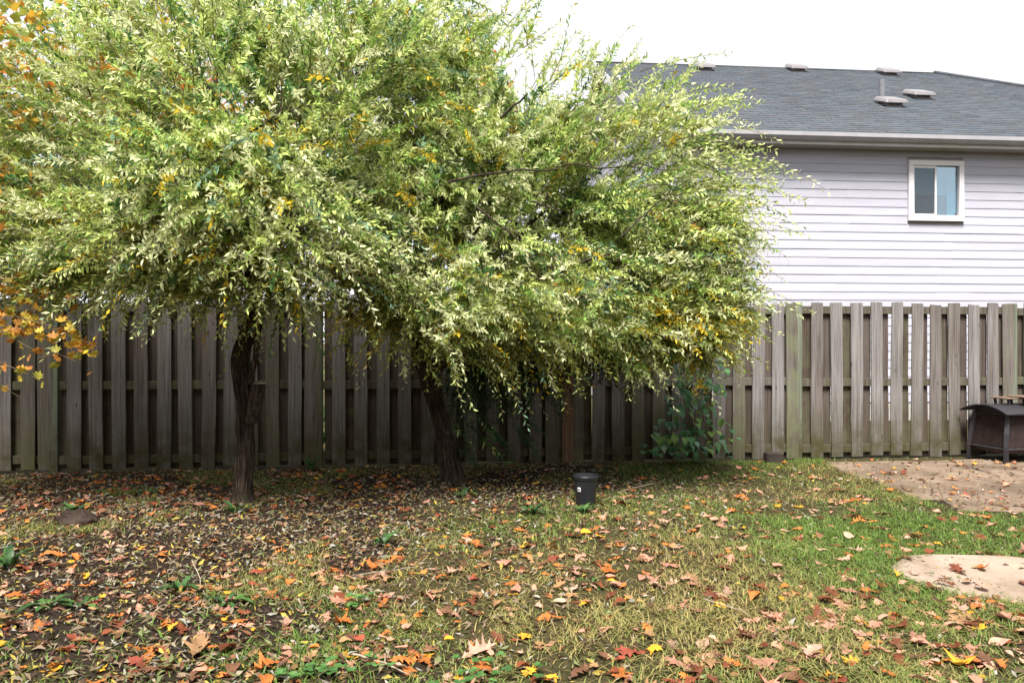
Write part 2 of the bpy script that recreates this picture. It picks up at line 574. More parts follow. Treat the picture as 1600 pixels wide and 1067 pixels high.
    r.add(vs + [p + dn for p in vs], [(0, 1, 2, 3), (1, 4, 2), (3, 2, 4, 5), (6, 9, 8, 7), (7, 8, 10), (9, 11, 10, 8), (0, 6, 7, 1), (1, 7, 10, 4), (4, 10, 11, 5), (0, 3, 9, 6), (3, 5, 11, 9)])
    m_deck = simple('roof_felt', (0.07, 0.075, 0.085), 0.95, 0.1, nscale=5)
    roof = r.build('roof', m_deck, h)
    # shingles: individual tabs laid in courses on the slope that faces us
    sl = Vector((0, 1, PITCH)).normalized(); nrm = Vector((0, -PITCH, 1)).normalized()
    length = (half + OV) * math.sqrt(1 + PITCH ** 2)
    ex, tw = 0.145, 0.30
    V, Fc, Cl = [], [], []
    k = 0
    nc = int(length / ex)
    for i in range(nc + 1):
        d0 = i * ex - 0.02
        off = (i % 2) * tw / 2 + random.uniform(-0.03, 0.03)
        x = x0 - off
        while x < x1:
            xa, xb = max(x, x0 - 0.02), min(x + tw - 0.008, x1 + 0.0)
            hipx = x1 - (d0 / length) * (x1 - rx1)
            xb = min(xb, hipx)
            if xb - xa > 0.03:
                dd = min(d0 + ex + 0.03, length)
                t0 = 0.022 + random.uniform(0, 0.006); t1 = 0.006
                P = [A + Vector((xa - x0, 0, 0)) + sl * d0, A + Vector((xb - x0, 0, 0)) + sl * d0, A + Vector((xb - x0, 0, 0)) + sl * dd, A + Vector((xa - x0, 0, 0)) + sl * dd]
                tp = [P[0] + nrm * t0, P[1] + nrm * t0, P[2] + nrm * t1, P[3] + nrm * t1]
                V += [P[0] + nrm * 0.002, P[1] + nrm * 0.002] + tp
                Fc += [(k, k + 1, k + 3, k + 2), (k + 2, k + 3, k + 4, k + 5)]
                g = random.gauss(1.0, 0.10); w_ = random.uniform(-0.006, 0.006)
                Cl += [(0.072 * g + w_, 0.081 * g, 0.095 * g - w_)] * 6
                k += 6
            x += tw
    ts = NT('asphalt_shingle')
    at = ts.new('ShaderNodeAttribute'); at.attribute_name = 'Col'
    v = ts.coords('Object')
    c = ts.mix(1.0, at.outputs['Color'], ts.ramp(ts.noise(v, 160, 3), [(0.3, 0.7), (0.7, 1.35)]), 'MULTIPLY')
    c = ts.mix(ts.ramp(ts.noise(v, 0.5, 4), [(0.4, 0.0), (0.7, 0.35)]), c, (0.10, 0.113, 0.127))
    ts.base(c, 0.85, 0.25)
    so = obj('shingles', mesh_np('shingles', [tuple(p) for p in V], np.array(Fc), ts.m, np.array(Cl)), roof)
    so['kind'] = 'stuff'
    # ridge cap pieces
    x = x0
    while x < rx1 - 0.02:
        MB().prism([(x, half - 0.13, zr - 0.13 * PITCH + 0.03), (x, half, zr + 0.035), (x, half + 0.13, zr - 0.13 * PITCH + 0.03), (x, half, zr + 0.022)], (0.3, 0, 0)).build('ridge_cap', ts.m, roof)
        x += 0.28
    MB().tube([B_ + Vector((0, 0, 0.02)), Cc + Vector((0, 0, 0.02))], 0.06, 6).build('hip_cap', m_deck, roof)
    # fascia, gutter, soffit, rake boards
    MB().box(x0, x1, e0 - 0.02, e0 - 0.002, EZ - 0.19, EZ - 0.01).build('fascia', m_trim, h)
    gt = MB()
    pr = [(e0 - 0.022, EZ - 0.02), (e0 - 0.022, EZ - 0.12), (e0 - 0.10, EZ - 0.12), (e0 - 0.135, EZ - 0.07), (e0 - 0.135, EZ - 0.015), (e0 - 0.15, EZ - 0.015), (e0 - 0.15, EZ - 0.08), (e0 - 0.11, EZ - 0.135), (e0 - 0.0225, EZ - 0.135)]
    gt.prism([(x0, y, z) for y, z in pr], (x1 - x0, 0, 0))
    gt.build('gutter', m_gutter, h)
    MB().box(x0 + 0.02, x1 - 0.02, e0, 0.0, EZ - 0.19, EZ - 0.165).build('soffit', m_soffit, h)
    for sgn, ya in ((1, e0), (-1, e1)):
        p0 = Vector((x0 - 0.025, ya, EZ + 0.01)); p1 = Vector((x0 - 0.025, half, zr + 0.01))
        MB().prism([p0, p1, p1 + Vector((0, 0, -0.22)), p0 + Vector((0, 0, -0.22))], (0.022, 0, 0)).build('rake_board', m_trim, h)
        q0 = Vector((x0, ya + sgn * 0.02, EZ - 0.15)); q1 = Vector((x0, half, zr - 0.16))
        MB().prism([q0, q1, q1 + Vector((0, 0, -0.02)), q0 + Vector((0, 0, -0.02))], (-x0 - 0.034, 0, 0)).build('rake_soffit', m_soffit, h)
    # roof vents and plumbing pipe, found where their image rays meet the roof plane
    m_vent = simple('brown_grey_vent_metal', (0.20, 0.17, 0.165), 0.5, 0.4, nscale=8)
    m_cap = simple('pale_vent_cap', (0.17, 0.155, 0.16), 0.35, 0.5, nscale=8)
    Minv = (Matrix.Translation(H0) @ Matrix.Rotation(HA, 4, 'Z')).inverted()
    def on_roof(u, v):
        o = Minv @ Vector((0, 0, CH)); d = Minv.to_3x3() @ ray(u, v)
        n = nrm
        return o + d * ((A - o).dot(n) / d.dot(n))
    for u, v, s in ((1100, 110, 0.36), (1245, 112, 0.36), (1388, 118, 0.36), (1392, 166, 0.40), (1436, 154, 0.40)):
        c = on_roof(u, v)
        nb = MB()
        hw = s * 0.38
        yb = c.y
        nb.hexa([(c.x - hw, yb - hw, c.z - hw * PITCH), (c.x + hw, yb - hw, c.z - hw * PITCH), (c.x + hw, yb + hw, c.z + hw * PITCH), (c.x - hw, yb + hw, c.z + hw * PITCH),
                 (c.x - hw, yb - hw, c.z + 0.09), (c.x + hw, yb - hw, c.z + 0.09), (c.x + hw, yb + hw, c.z + 0.19), (c.x - hw, yb + hw, c.z + 0.19)])
        vt = nb.build('roof_vent', m_vent, roof)
        cw = s * 0.62
        cp = MB()
        cp.hexa([(c.x - cw, yb - cw, c.z - 0.02), (c.x + cw, yb - cw, c.z - 0.02), (c.x + cw, yb + cw, c.z + 0.19), (c.x - cw, yb + cw, c.z + 0.19),
                 (c.x - cw * 0.85, yb - cw * 0.85, c.z + 0.07), (c.x + cw * 0.85, yb - cw * 0.85, c.z + 0.07), (c.x + cw * 0.8, yb + cw * 0.8, c.z + 0.26), (c.x - cw * 0.8, yb + cw * 0.8, c.z + 0.26)])
        cp.build('vent_cap', m_cap, roof, bevel=0.015)
    c = on_roof(1378, 160)
    m_pipe = simple('grey_vent_pipe', (0.16, 0.16, 0.18), 0.6, 0.3)
    pb = MB().lathe([(0.13, -0.06), (0.07, 0.1), (0.06, 0.1), (0.06, 0.46), (0.045, 0.46), (0.045, 0.1)], 14, tuple(c))
    pb.build('vent_pipe', m_pipe, roof, smooth=False)


build_house()

# ------------------------------------------------------------------ unseen house behind the camera, guessed from a reflection, added to block sky light
def build_unseen_house():
    h = empty('unseen_brick_house', (-1.0, -4.5, 0))
    tag(h, 'unseen brown brick house behind the camera, suggested by the window reflection, added to block low sky light', 'house')
    tb = NT('brown_brick')
    br = tb.new('ShaderNodeTexBrick')
    br.inputs['Scale'].default_value = 1.0
    br.inputs['Brick Width'].default_value = 0.21; br.inputs['Row Height'].default_value = 0.07; br.inputs['Mortar Size'].default_value = 0.008
    br.inputs['Color1'].default_value = (0.22, 0.12, 0.085, 1); br.inputs['Color2'].default_value = (0.16, 0.085, 0.06, 1); br.inputs['Mortar'].default_value = (0.3, 0.27, 0.24, 1)
    mp = tb.new('ShaderNodeMapping'); mp.inputs['Rotation'].default_value = (R(90), 0, 0)
    tc = tb.new('ShaderNodeTexCoord'); tb.con(tc.outputs['Object'], mp.inputs['Vector']); tb.con(mp.outputs[0], br.inputs['Vector'])
    tb.base(br.outputs['Color'], 0.85)
    W, D, E, PK_ = 15.0, 9.0, 5.2, 8.0
    MB().prism([(-W / 2, 0, -.2), (-W / 2, -D, -.2), (-W / 2, -D, E), (-W / 2, -D / 2, PK_ - .1), (-W / 2, 0, E)], (W, 0, 0)).build('wall', tb.m, h)
    rf = MB()
    for sg in (0, 1):
        y0 = 0.4 if sg == 0 else -D - 0.4
        z0 = E - 0.4 * (PK_ - E) / (D / 2) + .02
        rf.prism([(-W / 2 - .3, y0, z0), (-W / 2 - .3, -D / 2, PK_ + .02), (-W / 2 - .3, -D / 2, PK_ + .2), (-W / 2 - .3, y0, z0 + .18)], (W + .6, 0, 0))
    rf.build('roof', simple('dark_brown_shingle', (0.08, 0.07, 0.065), 0.9, nscale=9), h)
    mt = simple('white_window_trim', (0.7, 0.7, 0.7), 0.5); mg = simple('dark_window_pane', (0.03, 0.035, 0.04), 0.08, 0.6)
    for x, z, w, hh in ((-5, 1.0, 1.6, 1.3), (5, 1.0, 1.6, 1.3), (-5, 3.4, 1.4, 1.2), (0, 3.4, 1.4, 1.2), (5, 3.4, 1.4, 1.2), (0.0, 0.1, 2.0, 2.1)):
        f = MB().box(x - w / 2, x + w / 2, 0.003, 0.06, z, z + 0.07).box(x - w / 2, x + w / 2, 0.003, 0.06, z + hh - .07, z + hh).box(x - w / 2, x - w / 2 + .07, 0.003, 0.06, z + .071, z + hh - .071).box(x + w / 2 - .07, x + w / 2, 0.003, 0.06, z + .071, z + hh - .071).box(x - .03, x + .03, 0.003, 0.05, z + .071, z + hh - .071).build('window' if z > .5 else 'patio_door', mt, h)
        MB().box(x - w / 2 + .071, x - .031, 0.01, 0.02, z + .071, z + hh - .071).build('pane', mg, f)
        MB().box(x + .031, x + w / 2 - .071, 0.01, 0.02, z + .071, z + hh - .071).build('pane', mg, f)


build_unseen_house()

# ------------------------------------------------------------------ board-on-board fence
FD = Vector((0.9949, 0.1007, 0)).normalized()
FN = Vector((FD.y, -FD.x, 0))                 # towards the camera
F0 = Vector((-5.39, 7.78, 0))
FA = math.atan2(FD.y, FD.x)


def s_of(u):
    k = (u - 800) / F
    return (k * F0.y - F0.x) / (FD.x - k * FD.y)


def build_fence():
    fence = empty('wooden_fence', F0, FA)
    tag(fence, 'weathered grey board-on-board wooden fence running across the whole yard', 'fence')
    SP, BW, BT = 0.2375, 0.142, 0.017
    def board_mesh(i, w=BW, mat=M_BOARD, h=1.83):
        rr = random.Random(100 + i)
        n = 7
        b = MB()
        vs = []
        bend = rr.uniform(-0.006, 0.006); cup = rr.uniform(-0.004, 0.004); tw = rr.uniform(-0.01, 0.01)
        wig = [rr.uniform(-0.0025, 0.0025) for _ in range(n + 1)]
        for k in range(n + 1):
            z = 0.02 + (h - 0.02) * k / n
            q = math.sin(math.pi * k / n)
            for x, y in ((-w / 2, 0), (0, cup), (w / 2, 0), (w / 2, BT), (-w / 2, BT)):
                edge = wig[k] if abs(x) > 0.01 else 0
                vs.append((x + edge + bend * q, -BT + y + tw * (x / w) * (k / n - 0.5) * 2, z + (rr.uniform(-.004, .004) if k == n else 0)))
        fs = []
        for k in range(n):
            for j in range(5):
                j2 = (j + 1) % 5
                fs.append((k * 5 + j, k * 5 + j2, (k + 1) * 5 + j2, (k + 1) * 5 + j))
        fs += [(4, 3, 2, 1, 0), tuple(n * 5 + j for j in range(5))]
        b.add(vs, fs)
        return b.mesh('board', mat)
    FM = [board_mesh(i) for i in range(9)]
    BM_ = [board_mesh(40 + i, 0.158, M_BACKBOARD, 1.79) for i in range(7)]
    posts = [s_of(u) for u in (-330, 84, 497, 872, 1247, 1583)]
    posts.append(posts[-1] + 2.65)
    RT = 0.040     # rail thickness (y from 0 to RT); boards in front at y<0 and behind at y>RT
    k = 0
    for a, b in zip(posts[:-1], posts[1:]):
        n = max(2, round((b - a) / SP))
        sp = (b - a) / n
        dz = 0.028 if a > posts[3] and a < posts[4] - 0.1 else 0.0
        for zc, hh in ((1.745, 0.09), (0.905, 0.09), (0.125, 0.09)):
            rl = MB().box(a + 0.0465, b - 0.0465, 0.001, RT - 0.001, zc - hh / 2, zc + hh / 2).build('rail', M_RAIL, fence, bevel=0.003)
            rl.location.z = random.uniform(-0.01, 0.01)
        for i in range(n):
            s = a + sp * i - 0.075 if i == 0 else a + sp * i - 0.02
            o = obj('board', random.choice(FM), fence, (s, -0.0005, random.uniform(-0.018, 0.018) + dz))
            o.rotation_euler = (0, random.uniform(-0.011, 0.011), 0)
            s2 = a + sp * (i + 0.5) - 0.03
            if i == 0: s2 += 0.05
            o = obj('board', random.choice(BM_), fence, (s2 + random.uniform(-0.008, 0.008), RT + 0.018, random.uniform(-0.012, 0.012) + dz))
            o.rotation_euler = (0, random.uniform(-0.006, 0.006), 0)
        MB().box(a - 0.045, a + 0.045, -0.016, 0.074, -0.1, 1.84).build('post', M_POST, fence, bevel=0.004)
    # the one newer, browner board nailed over the others in the dark behind the second willow
    nb = obj('board', board_mesh(77, 0.125, M_NEWBOARD, 1.6), fence, (s_of(886), -0.020, 0.0))
    nb['label'] = 'newer orange-brown fence board'


build_fence()

# ------------------------------------------------------------------ willow trees
PAL = {
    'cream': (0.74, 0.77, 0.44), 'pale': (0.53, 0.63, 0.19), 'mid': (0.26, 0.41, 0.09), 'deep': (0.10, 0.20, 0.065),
    'blue': (0.22, 0.36, 0.24), 'yellow': (0.66, 0.48, 0.04), 'olive': (0.27, 0.29, 0.06), 'orange': (0.5, 0.24, 0.04), 'dark': (0.045, 0.10, 0.04)}  # the dark tone is willow green with canopy shade painted in
PK = list(PAL)
PV = np.array([PAL[k] for k in PK])


def norm(a):
    return a / np.maximum(np.linalg.norm(a, axis=-1, keepdims=True), 1e-9)


def leaves_on_shoots(base, direc, length, gravity, nleaf, lsize, probs, jit=0.25):
    """vectorised: every shoot is an arching stem with leaf pairs along it.
    returns leaf verts (n*5,3), faces, colours, and the stem polylines"""
    N = len(base)
    t = np.linspace(0.12, 1.0, nleaf)[None, :] + RNG.uniform(-0.015, 0.015, (N, nleaf))
    Lt = length[:, None] * t
    pos = base[:, None, :] + direc[:, None, :] * Lt[..., None]
    pos[..., 2] -= gravity[:, None] * Lt ** 2
    tan = np.repeat(direc[:, None, :], nleaf, 1).copy()
    tan[..., 2] -= 2 * gravity[:, None] * Lt
    tan = norm(tan)
    rnd = norm(RNG.normal(size=(N, 1, 3)) * np.array([1, 1, 0.5]) + RNG.normal(size=(N, nleaf, 3)) * jit)
    side = norm(np.cross(tan, rnd))
    sgn = np.where(np.arange(nleaf) % 2 == 0, 1.0, -1.0)[None, :, None]
    # every other pair is turned by a right angle
    side2 = norm(np.cross(tan, side))
    turn = ((np.arange(nleaf) // 2) % 2 == 0)[None, :, None]
    side = np.where(turn, side, side2 * 0.8 + side * 0.3)
    spread = RNG.uniform(0.5, 1.0, (N, nleaf, 1))
    ld = norm(tan * RNG.uniform(0.45, 0.9, (N, nleaf, 1)) + side * sgn * spread + np.array([0, 0, -0.12]) + RNG.normal(size=(N, nleaf, 3)) * 0.12)
    up = norm(np.cross(ld, np.cross(tan, ld) + RNG.normal(size=(N, nleaf, 3)) * 0.35))
    wd = norm(np.cross(ld, up))
    up = np.cross(wd, ld)
    ll = lsize * RNG.uniform(0.65, 1.25, (N, nleaf, 1)) * (1 - 0.35 * (t[..., None] - 0.5))
    ww = ll * RNG.uniform(0.13, 0.20, (N, nleaf, 1))
    fold = ww * RNG.uniform(0.1, 0.7, (N, nleaf, 1)); droop = ll * RNG.uniform(-0.05, 0.18, (N, nleaf, 1))
    b = pos; m = pos + ld * ll * 0.48; tip = pos + ld * ll - up * droop
    l_ = m + wd * ww + up * fold; r_ = m - wd * ww + up * fold
    V = np.stack([b, l_, tip, r_, m], 2).reshape(-1, 3)
    n = N * nleaf
    k = np.arange(n)[:, None] * 5
    Fc = np.concatenate([k + np.array([[0, 4, 1]]), k + np.array([[1, 4, 2]]), k + np.array([[0, 3, 4]]), k + np.array([[3, 2, 4]])])
    # colour: each shoot has a dominant tone, young tips run paler
    dom = np.array([RNG.choice(len(PK), p=p) for p in probs]) if probs.ndim == 2 else RNG.choice(len(PK), size=N, p=probs)
    ci = np.repeat(dom[:, None], nleaf, 1)
    swap = RNG.random((N, nleaf)) < 0.2
    alt = RNG.choice(len(PK), size=(N, nleaf), p=[0.25, 0.32, 0.22, 0.09, 0.05, 0.025, 0.04, 0.005, 0.0])
    ci = np.where(swap & (dom != PK.index('dark'))[:, None], alt, ci)
    c = PV[ci] * RNG.normal(1.0, 0.13, (N, nleaf, 1))
    tipm = np.clip((t - 0.6) / 0.4, 0, 1)[..., None] * RNG.uniform(0, 0.7, (N, 1, 1)) * (dom < 3)[:, None, None]
    c = c * (1 - tipm) + np.array(PAL['cream']) * tipm
    C5 = np.repeat(np.clip(c, 0.01, 0.9).reshape(-1, 1, 3), 5, 1).reshape(-1, 3)
    ts = np.linspace(0, 0.97, 6)[None, :] * length[:, None]
    st = base[:, None, :] + direc[:, None, :] * ts[..., None]
    st[..., 2] -= gravity[:, None] * ts ** 2
    return V, Fc, C5, st


def stems_mesh(polys, r0=0.004, r1=0.0012):
    """three-sided thin stems"""
    P = np.asarray(polys)
    N, K, _ = P.shape
    tan = norm(np.gradient(P, axis=1))
    a = norm(np.cross(tan, np.array([0.2, 0.35, 0.9])))
    b = np.cross(tan, a)
    rad = np.linspace(r0, r1, K)[None, :, None]
    rings = np.stack([P + rad * (a * math.cos(q) + b * math.sin(q)) for q in (0, 2.094, 4.189)], 2)   # N,K,3,3
    V = rings.reshape(-1, 3)
    i = (np.arange(N)[:, None] * K + np.arange(K - 1)[None, :]).reshape(-1) * 3
    Fc = np.concatenate([np.stack([i + j, i + (j + 1) % 3, i + 3 + (j + 1) % 3, i + 3 + j], -1) for j in range(3)])
    return V, Fc


def trunk_mesh(pts, radii, mat, seg=26, rows=70, rough=0.12, seed=0.0):
    """swept trunk with bark ridges standing off the surface"""
    pts = np.array(pts, float); radii = np.array(radii, float)
    d = np.concatenate([[0], np.cumsum(np.linalg.norm(np.diff(pts, axis=0), axis=1))])
    s = np.linspace(0, d[-1], rows)
    # smooth interpolation through the control points
    def interp(vals):
        vals = np.asarray(vals, float)
        m = np.gradient(vals, d)
        j = np.clip(np.searchsorted(d, s, side='right') - 1, 0, len(d) - 2)
        h = d[j + 1] - d[j]; q = (s - d[j]) / h
        return (2 * q**3 - 3 * q**2 + 1) * vals[j] + (q**3 - 2 * q**2 + q) * h * m[j] + (-2 * q**3 + 3 * q**2) * vals[j + 1] + (q**3 - q**2) * h * m[j + 1]
    P = np.stack([interp(pts[:, k]) for k in range(3)], -1)
    rad = interp(radii)
    tan = norm(np.gradient(P, axis=0))
    a = norm(np.cross(tan, np.array([0.05, 1.0, 0.02]))); b = np.cross(tan, a)
    th = np.linspace(0, 2 * math.pi, seg, endpoint=False)
    ca, sa = np.cos(th)[None, :, None], np.sin(th)[None, :, None]
    cyl = np.stack([np.repeat(np.cos(th)[None], rows, 0) * 3, np.repeat(np.sin(th)[None], rows, 0) * 3, np.repeat(s[:, None], seg, 1) * 2.2 + seed], -1)
    ridg = np.abs(noise3(cyl, 1.3) - 0.5) * 2
    fine = noise3(cyl * np.array([2.2, 2.2, 1.0]), 2.6)
    lump = noise3(cyl * 0.35 + seed, 1.0) - 0.5
    f = 1 + rough * (1.7 * (ridg - 0.35) + 1.3 * (fine - 0.5)) + 0.28 * lump
    RR = rad[:, None, None] * f[..., None]
    V = P[:, None, :] + RR * (ca * a[:, None, :] + sa * b[:, None, :])
    idx = np.arange(rows * seg).reshape(rows, seg)
    nx = np.roll(idx, -1, 1)
    Fc = np.stack([idx[:-1], nx[:-1], nx[1:], idx[1:]], -1).reshape(-1, 4)
    V = np.concatenate([V.reshape(-1, 3), P[-1:]], 0)
    cap = np.stack([idx[-1], nx[-1], np.full(seg, rows * seg)], -1)
    return mesh_np('trunk', V, [Fc, cap], mat, smooth=True)


def limb_mesh(p0, p1, r0, r1, sag, wob, rows=26, seg=9, name='limb'):
    p0, p1 = np.array(p0, float), np.array(p1, float)
    t = np.linspace(0, 1, 7)[:, None]
    L = np.linalg.norm(p1 - p0)
    pts = p0 + (p1 - p0) * t + np.array([0, 0, 1.0]) * sag * L * np.sin(np.pi * t)
    w = RNG.normal(size=(7, 3)) * wob * L
    w[0] = 0
    pts = pts + w
    rad = r0 + (r1 - r0) * t[:, 0]
    me = trunk_mesh(pts, rad, M_BARK, seg, rows, 0.1, random.random() * 20)
    me.name = name
    return me, pts


def make_willow(root, trunk_top, blobs, nshoots, hang, free, bare, lsize, seed_probs):
    """blobs: (u, v, Y, ru, rv, rdepth, weight) lobes of the crown, turned into world ellipsoids"""
    ws = np.array([b[6] * (b[3] * b[4]) for b in blobs], float)
    ws /= ws.sum()
    which = RNG.choice(len(blobs), size=nshoots, p=ws)
    bl = np.array([b[:6] for b in blobs], float)
    q = bl[which]
    cy = q[:, 2]
    cen = np.stack([(q[:, 0] - 800) / F * cy, cy, CH + (HV - q[:, 1]) / F * cy], -1)
    rad = np.stack([q[:, 3] / F * cy, q[:, 5], q[:, 4] / F * cy], -1)
    d = norm(RNG.normal(size=(nshoots, 3)))
    # more shoots on the outer shell, some filling the inside
    rr = np.where(RNG.random(nshoots) < 0.72, RNG.uniform(0.68, 1.0, nshoots), RNG.uniform(0.1, 0.7, nshoots) ** 0.6)[:, None]
    pos = cen + d * rad * rr
    out = norm(pos - cen)
    tc = np.array(trunk_top)
    away = norm(pos - tc)
    drift = np.stack([noise3(pos + 7.3, 1.5), noise3(pos + 19.1, 1.5), noise3(pos + 31.7, 1.5)], -1) - 0.5
    direc = norm(out * 0.5 + away * 0.75 + np.array([0, 0, 0.22]) + drift * 1.5 + RNG.normal(size=pos.shape) * 0.28)
    length = RNG.uniform(0.28, 0.72, nshoots)
    base = pos - direc * length[:, None] * 0.75
    grav = RNG.uniform(0.25, 1.3, nshoots)
    pr = np.array(seed_probs)
    P = np.repeat(pr[None], nshoots, 0)
    # yellowing inner and low leaves
    low = np.clip((0.75 - (pos[:, 2] - 1.5)) / 0.7, 0, 1) * (0.25 + 0.75 * (noise3(pos, 1.6) > 0.55))
    P[:, PK.index('yellow')] += low * 0.42 * (noise3(pos + 50, 1.4) > 0.52); P[:, PK.index('olive')] += low * 0.5; P[:, PK.index('cream')] *= 1 - 0.45 * low
    grp = noise3(pos, 1.9)
    P[:, PK.index('cream')] *= np.clip((grp - 0.25) * 3.2, 0.25, 2.2)
    P[:, PK.index('deep')] *= np.clip((0.75 - grp) * 3.2, 0.25, 2.4)
    P /= P.sum(1, keepdims=True)
    # keep clear of the fence below its top
    fy = 7.78 + (pos[:, 0] + 5.39) * 0.1012
    ok = ~((pos[:, 2] < 2.1) & (pos[:, 1] > fy - 0.30)) & (noise3(pos + 3.0, 2.3) + RNG.normal(0, 0.05, nshoots) > 0.35)
    base, direc, length, grav, P = base[ok], direc[ok], length[ok], grav[ok], P[ok]
    V1, F1, C1, st1 = leaves_on_shoots(base, direc, length, grav, 34, lsize, P)
    Vs, Fs, Cs = [V1], [F1], [C1]
    sts = [st1]
    extra = list(hang) + list(free)
    if extra:
        E = np.array([[*e[0], *e[1], e[2]] for e in extra])
        b0, b1, g = E[:, :3], E[:, 3:6], E[:, 6]
        L = np.linalg.norm(b1 - b0, axis=1)
        dd = (b1 - b0).copy(); dd[:, 2] += g * L ** 2
        L2 = np.linalg.norm(dd, axis=1)
        PE = np.array([e[3] for e in extra])
        V2, F2, C2, st2 = leaves_on_shoots(b0, norm(dd), L2, g * (L / L2) ** 2, 30, lsize * 1.05, PE, 0.12)
        F2 = F2 + len(V1)
        Vs.append(V2); Fs.append(F2); Cs.append(C2); sts.append(st2)
    me = mesh_np('crown', np.concatenate(Vs), np.concatenate(Fs), M_WILLOW, np.concatenate(Cs))
    crown = obj('crown', me, root)
    crown['kind'] = 'stuff'
    SV, SF = stems_mesh(np.concatenate(sts))
    tw = obj('twigs', mesh_np('twigs', SV, SF, M_TWIG), root)
    tw['kind'] = 'stuff'
    for (a, b, r0, r1, sag) in bare:
        me, _ = limb_mesh(a, b, r0, r1, sag, 0.012, 18, 7, 'bare_branch')
        obj('bare_branch', me, root)
    return crown


def sprobs(**kw):
    p = np.full(len(PK), 0.002)
    for k, v in kw.items(): p[PK.index(k)] = v
    return p / p.sum()


MIXP = sprobs(cream=0.33, pale=0.36, mid=0.17, deep=0.07, blue=0.05, yellow=0.02, olive=0.04)
SHADEP = sprobs(dark=0.8, deep=0.2)  # leaf mix with the shade under the crown put into its colour
PALEP = sprobs(cream=0.35, pale=0.5, mid=0.15)

# --- tree A, left
def build_tree_a():
    b = GR(380, 783)
    root = empty('willow_tree', b)
    tag(root, 'variegated willow with straight dark trunk and a sawn stub, its crown filling the upper left', 'tree', 'variegated willows')
    Y = b.y
    rel = lambda p: tuple(Vector(p) - b)
    pts = [rel(p) for p in (PT(381, 800, Y), PT(381, 778, Y), PT(383, 720, Y), PT(385, 660, Y), PT(381, 600, Y), PT(376, 560, Y), PT(388, 515, Y), PT(398, 470, Y - .02), PT(404, 425, Y - .05))]
    tr = obj('trunk', trunk_mesh(pts, [0.130, 0.088, 0.074, 0.074, 0.076, 0.070, 0.058, 0.052, 0.046], M_BARK, 44, 150, 0.30, 3.0), root)
    # sawn stub on the right of the trunk
    p0, p1 = Vector(rel(PT(392, 660, Y - .04))), Vector(rel(PT(405, 600, Y - .08)))
    me = trunk_mesh([p0, (p0 + p1) / 2, p1], [0.055, 0.066, 0.062], M_BARK, 18, 24, 0.12, 9.0); me.name = 'cut_stub'
    obj('cut_stub', me, tr)
    MB().lathe([(0.0, 0.0), (0.055, 0.0), (0.052, 0.006), (0.0, 0.008)], 14).build('cut_face', M_CUTWOOD, tr, p1 + Vector((0, 0, 0.003)))
    # a second thin stem rising from the fork
    me, _ = limb_mesh(rel(PT(392, 600, Y - .05)), rel(PT(412, 470, Y - .1)), 0.030, 0.016, 0.02, 0.015, name='limb'); obj('limb', me, root)
    top = rel(PT(402, 430, Y - .05))
    ends = [(60, 330, 5.7), (150, 180, 6.3), (280, 60, 6.2), (420, 30, 6.4), (560, 120, 6.1), (600, 300, 5.9), (480, 330, 5.3), (250, 330, 5.2), (330, 160, 5.4), (120, 420, 6.4), (560, 420, 6.6)]
    tips = []
    for u, v, y in ends:
        e = rel(PT(u, v, y))
        me, pp = limb_mesh(Vector(top) + Vector((random.uniform(-.03, .03), random.uniform(-.03, .03), random.uniform(-.18, .03))), e, 0.042, 0.010, 0.10, 0.02)
        obj('limb', me, root)
    blobs = [  # u, v, Y, ru, rv, rdepth, weight
        (110, 210, 6.1, 230, 170, 1.0, .8), (330, 150, 6.1, 260, 220, 1.1, 1.05), (560, 160, 6.2, 190, 190, 1.0, 1.0),
        (60, 350, 6.2, 190, 110, 0.9, 1.0), (250, 370, 5.9, 210, 105, 1.0, 1.15), (450, 360, 5.8, 200, 115, 1.0, 1.1),
        (200, 20, 6.3, 260, 110, 0.9, 0.6), (480, 30, 6.3, 230, 100, 0.9, 0.8), (330, 260, 5.3, 210, 110, 0.5, 1.0), (160, 400, 6.2, 150, 60, 0.7, 1.5), (500, 428, 6.1, 130, 52, 0.7, 1.4), (330, 412, 6.1, 160, 48, 0.7, 1.5), (20, 380, 6.5, 120, 60, 0.7, 1.1), (-60, 250, 6.3, 180, 160, 1.0, .75), (700, 60, 6.4, 90, 90, .7, .7), (590, 420, 6.3, 110, 70, .7, 1.6), (420, 440, 6.0, 130, 50, .7, 1.3)]
    blobs_r = blobs
    hang = []
    for u0, v0, u1, v1, y in ((430, 440, 445, 540, 5.9), (440, 470, 420, 555, 6.0), (500, 450, 545, 560, 6.1), (330, 450, 310, 520, 6.0), (370, 430, 350, 510, 5.9), (255, 450, 240, 520, 6.1), (150, 450, 165, 530, 6.2), (560, 470, 590, 545, 6.2), (470, 470, 480, 530, 6.0), (200, 455, 190, 510, 6.0), (105, 440, 120, 520, 6.3)):
        hang.append((PT(u0, v0, y), PT(u1, v1, y - .1), 0.25, MIXP))
    free = []
    for u0, v0, u1, v1, y in ((400, 230, 470, 60, 5.2), (280, 200, 300, 40, 5.2), (210, 260, 180, 120, 5.3), (520, 230, 570, 90, 5.4), (370, 300, 350, 110, 5.15), (120, 260, 90, 110, 5.4), (450, 300, 520, 180, 5.2), (300, 330, 240, 230, 5.1)):
        free.append((PT(u0, v0, y), PT(u1, v1, y), 0.1, PALEP))
    bare = [(PT(300, 285, 5.25), PT(445, 170, 5.2), 0.011, 0.006, 0.04), (PT(440, 172, 5.2), PT(440, 125, 5.2), 0.006, 0.003, 0.0), (PT(455, 225, 5.2), PT(530, 215, 5.2), 0.005, 0.003, 0.02), (PT(165, 370, 5.3), PT(190, 320, 5.3), 0.007, 0.004, 0.05)]
    c = make_willow(root, (PT(402, 380, Y)), blobs_r, 6300, hang, free, bare, 0.060, MIXP)
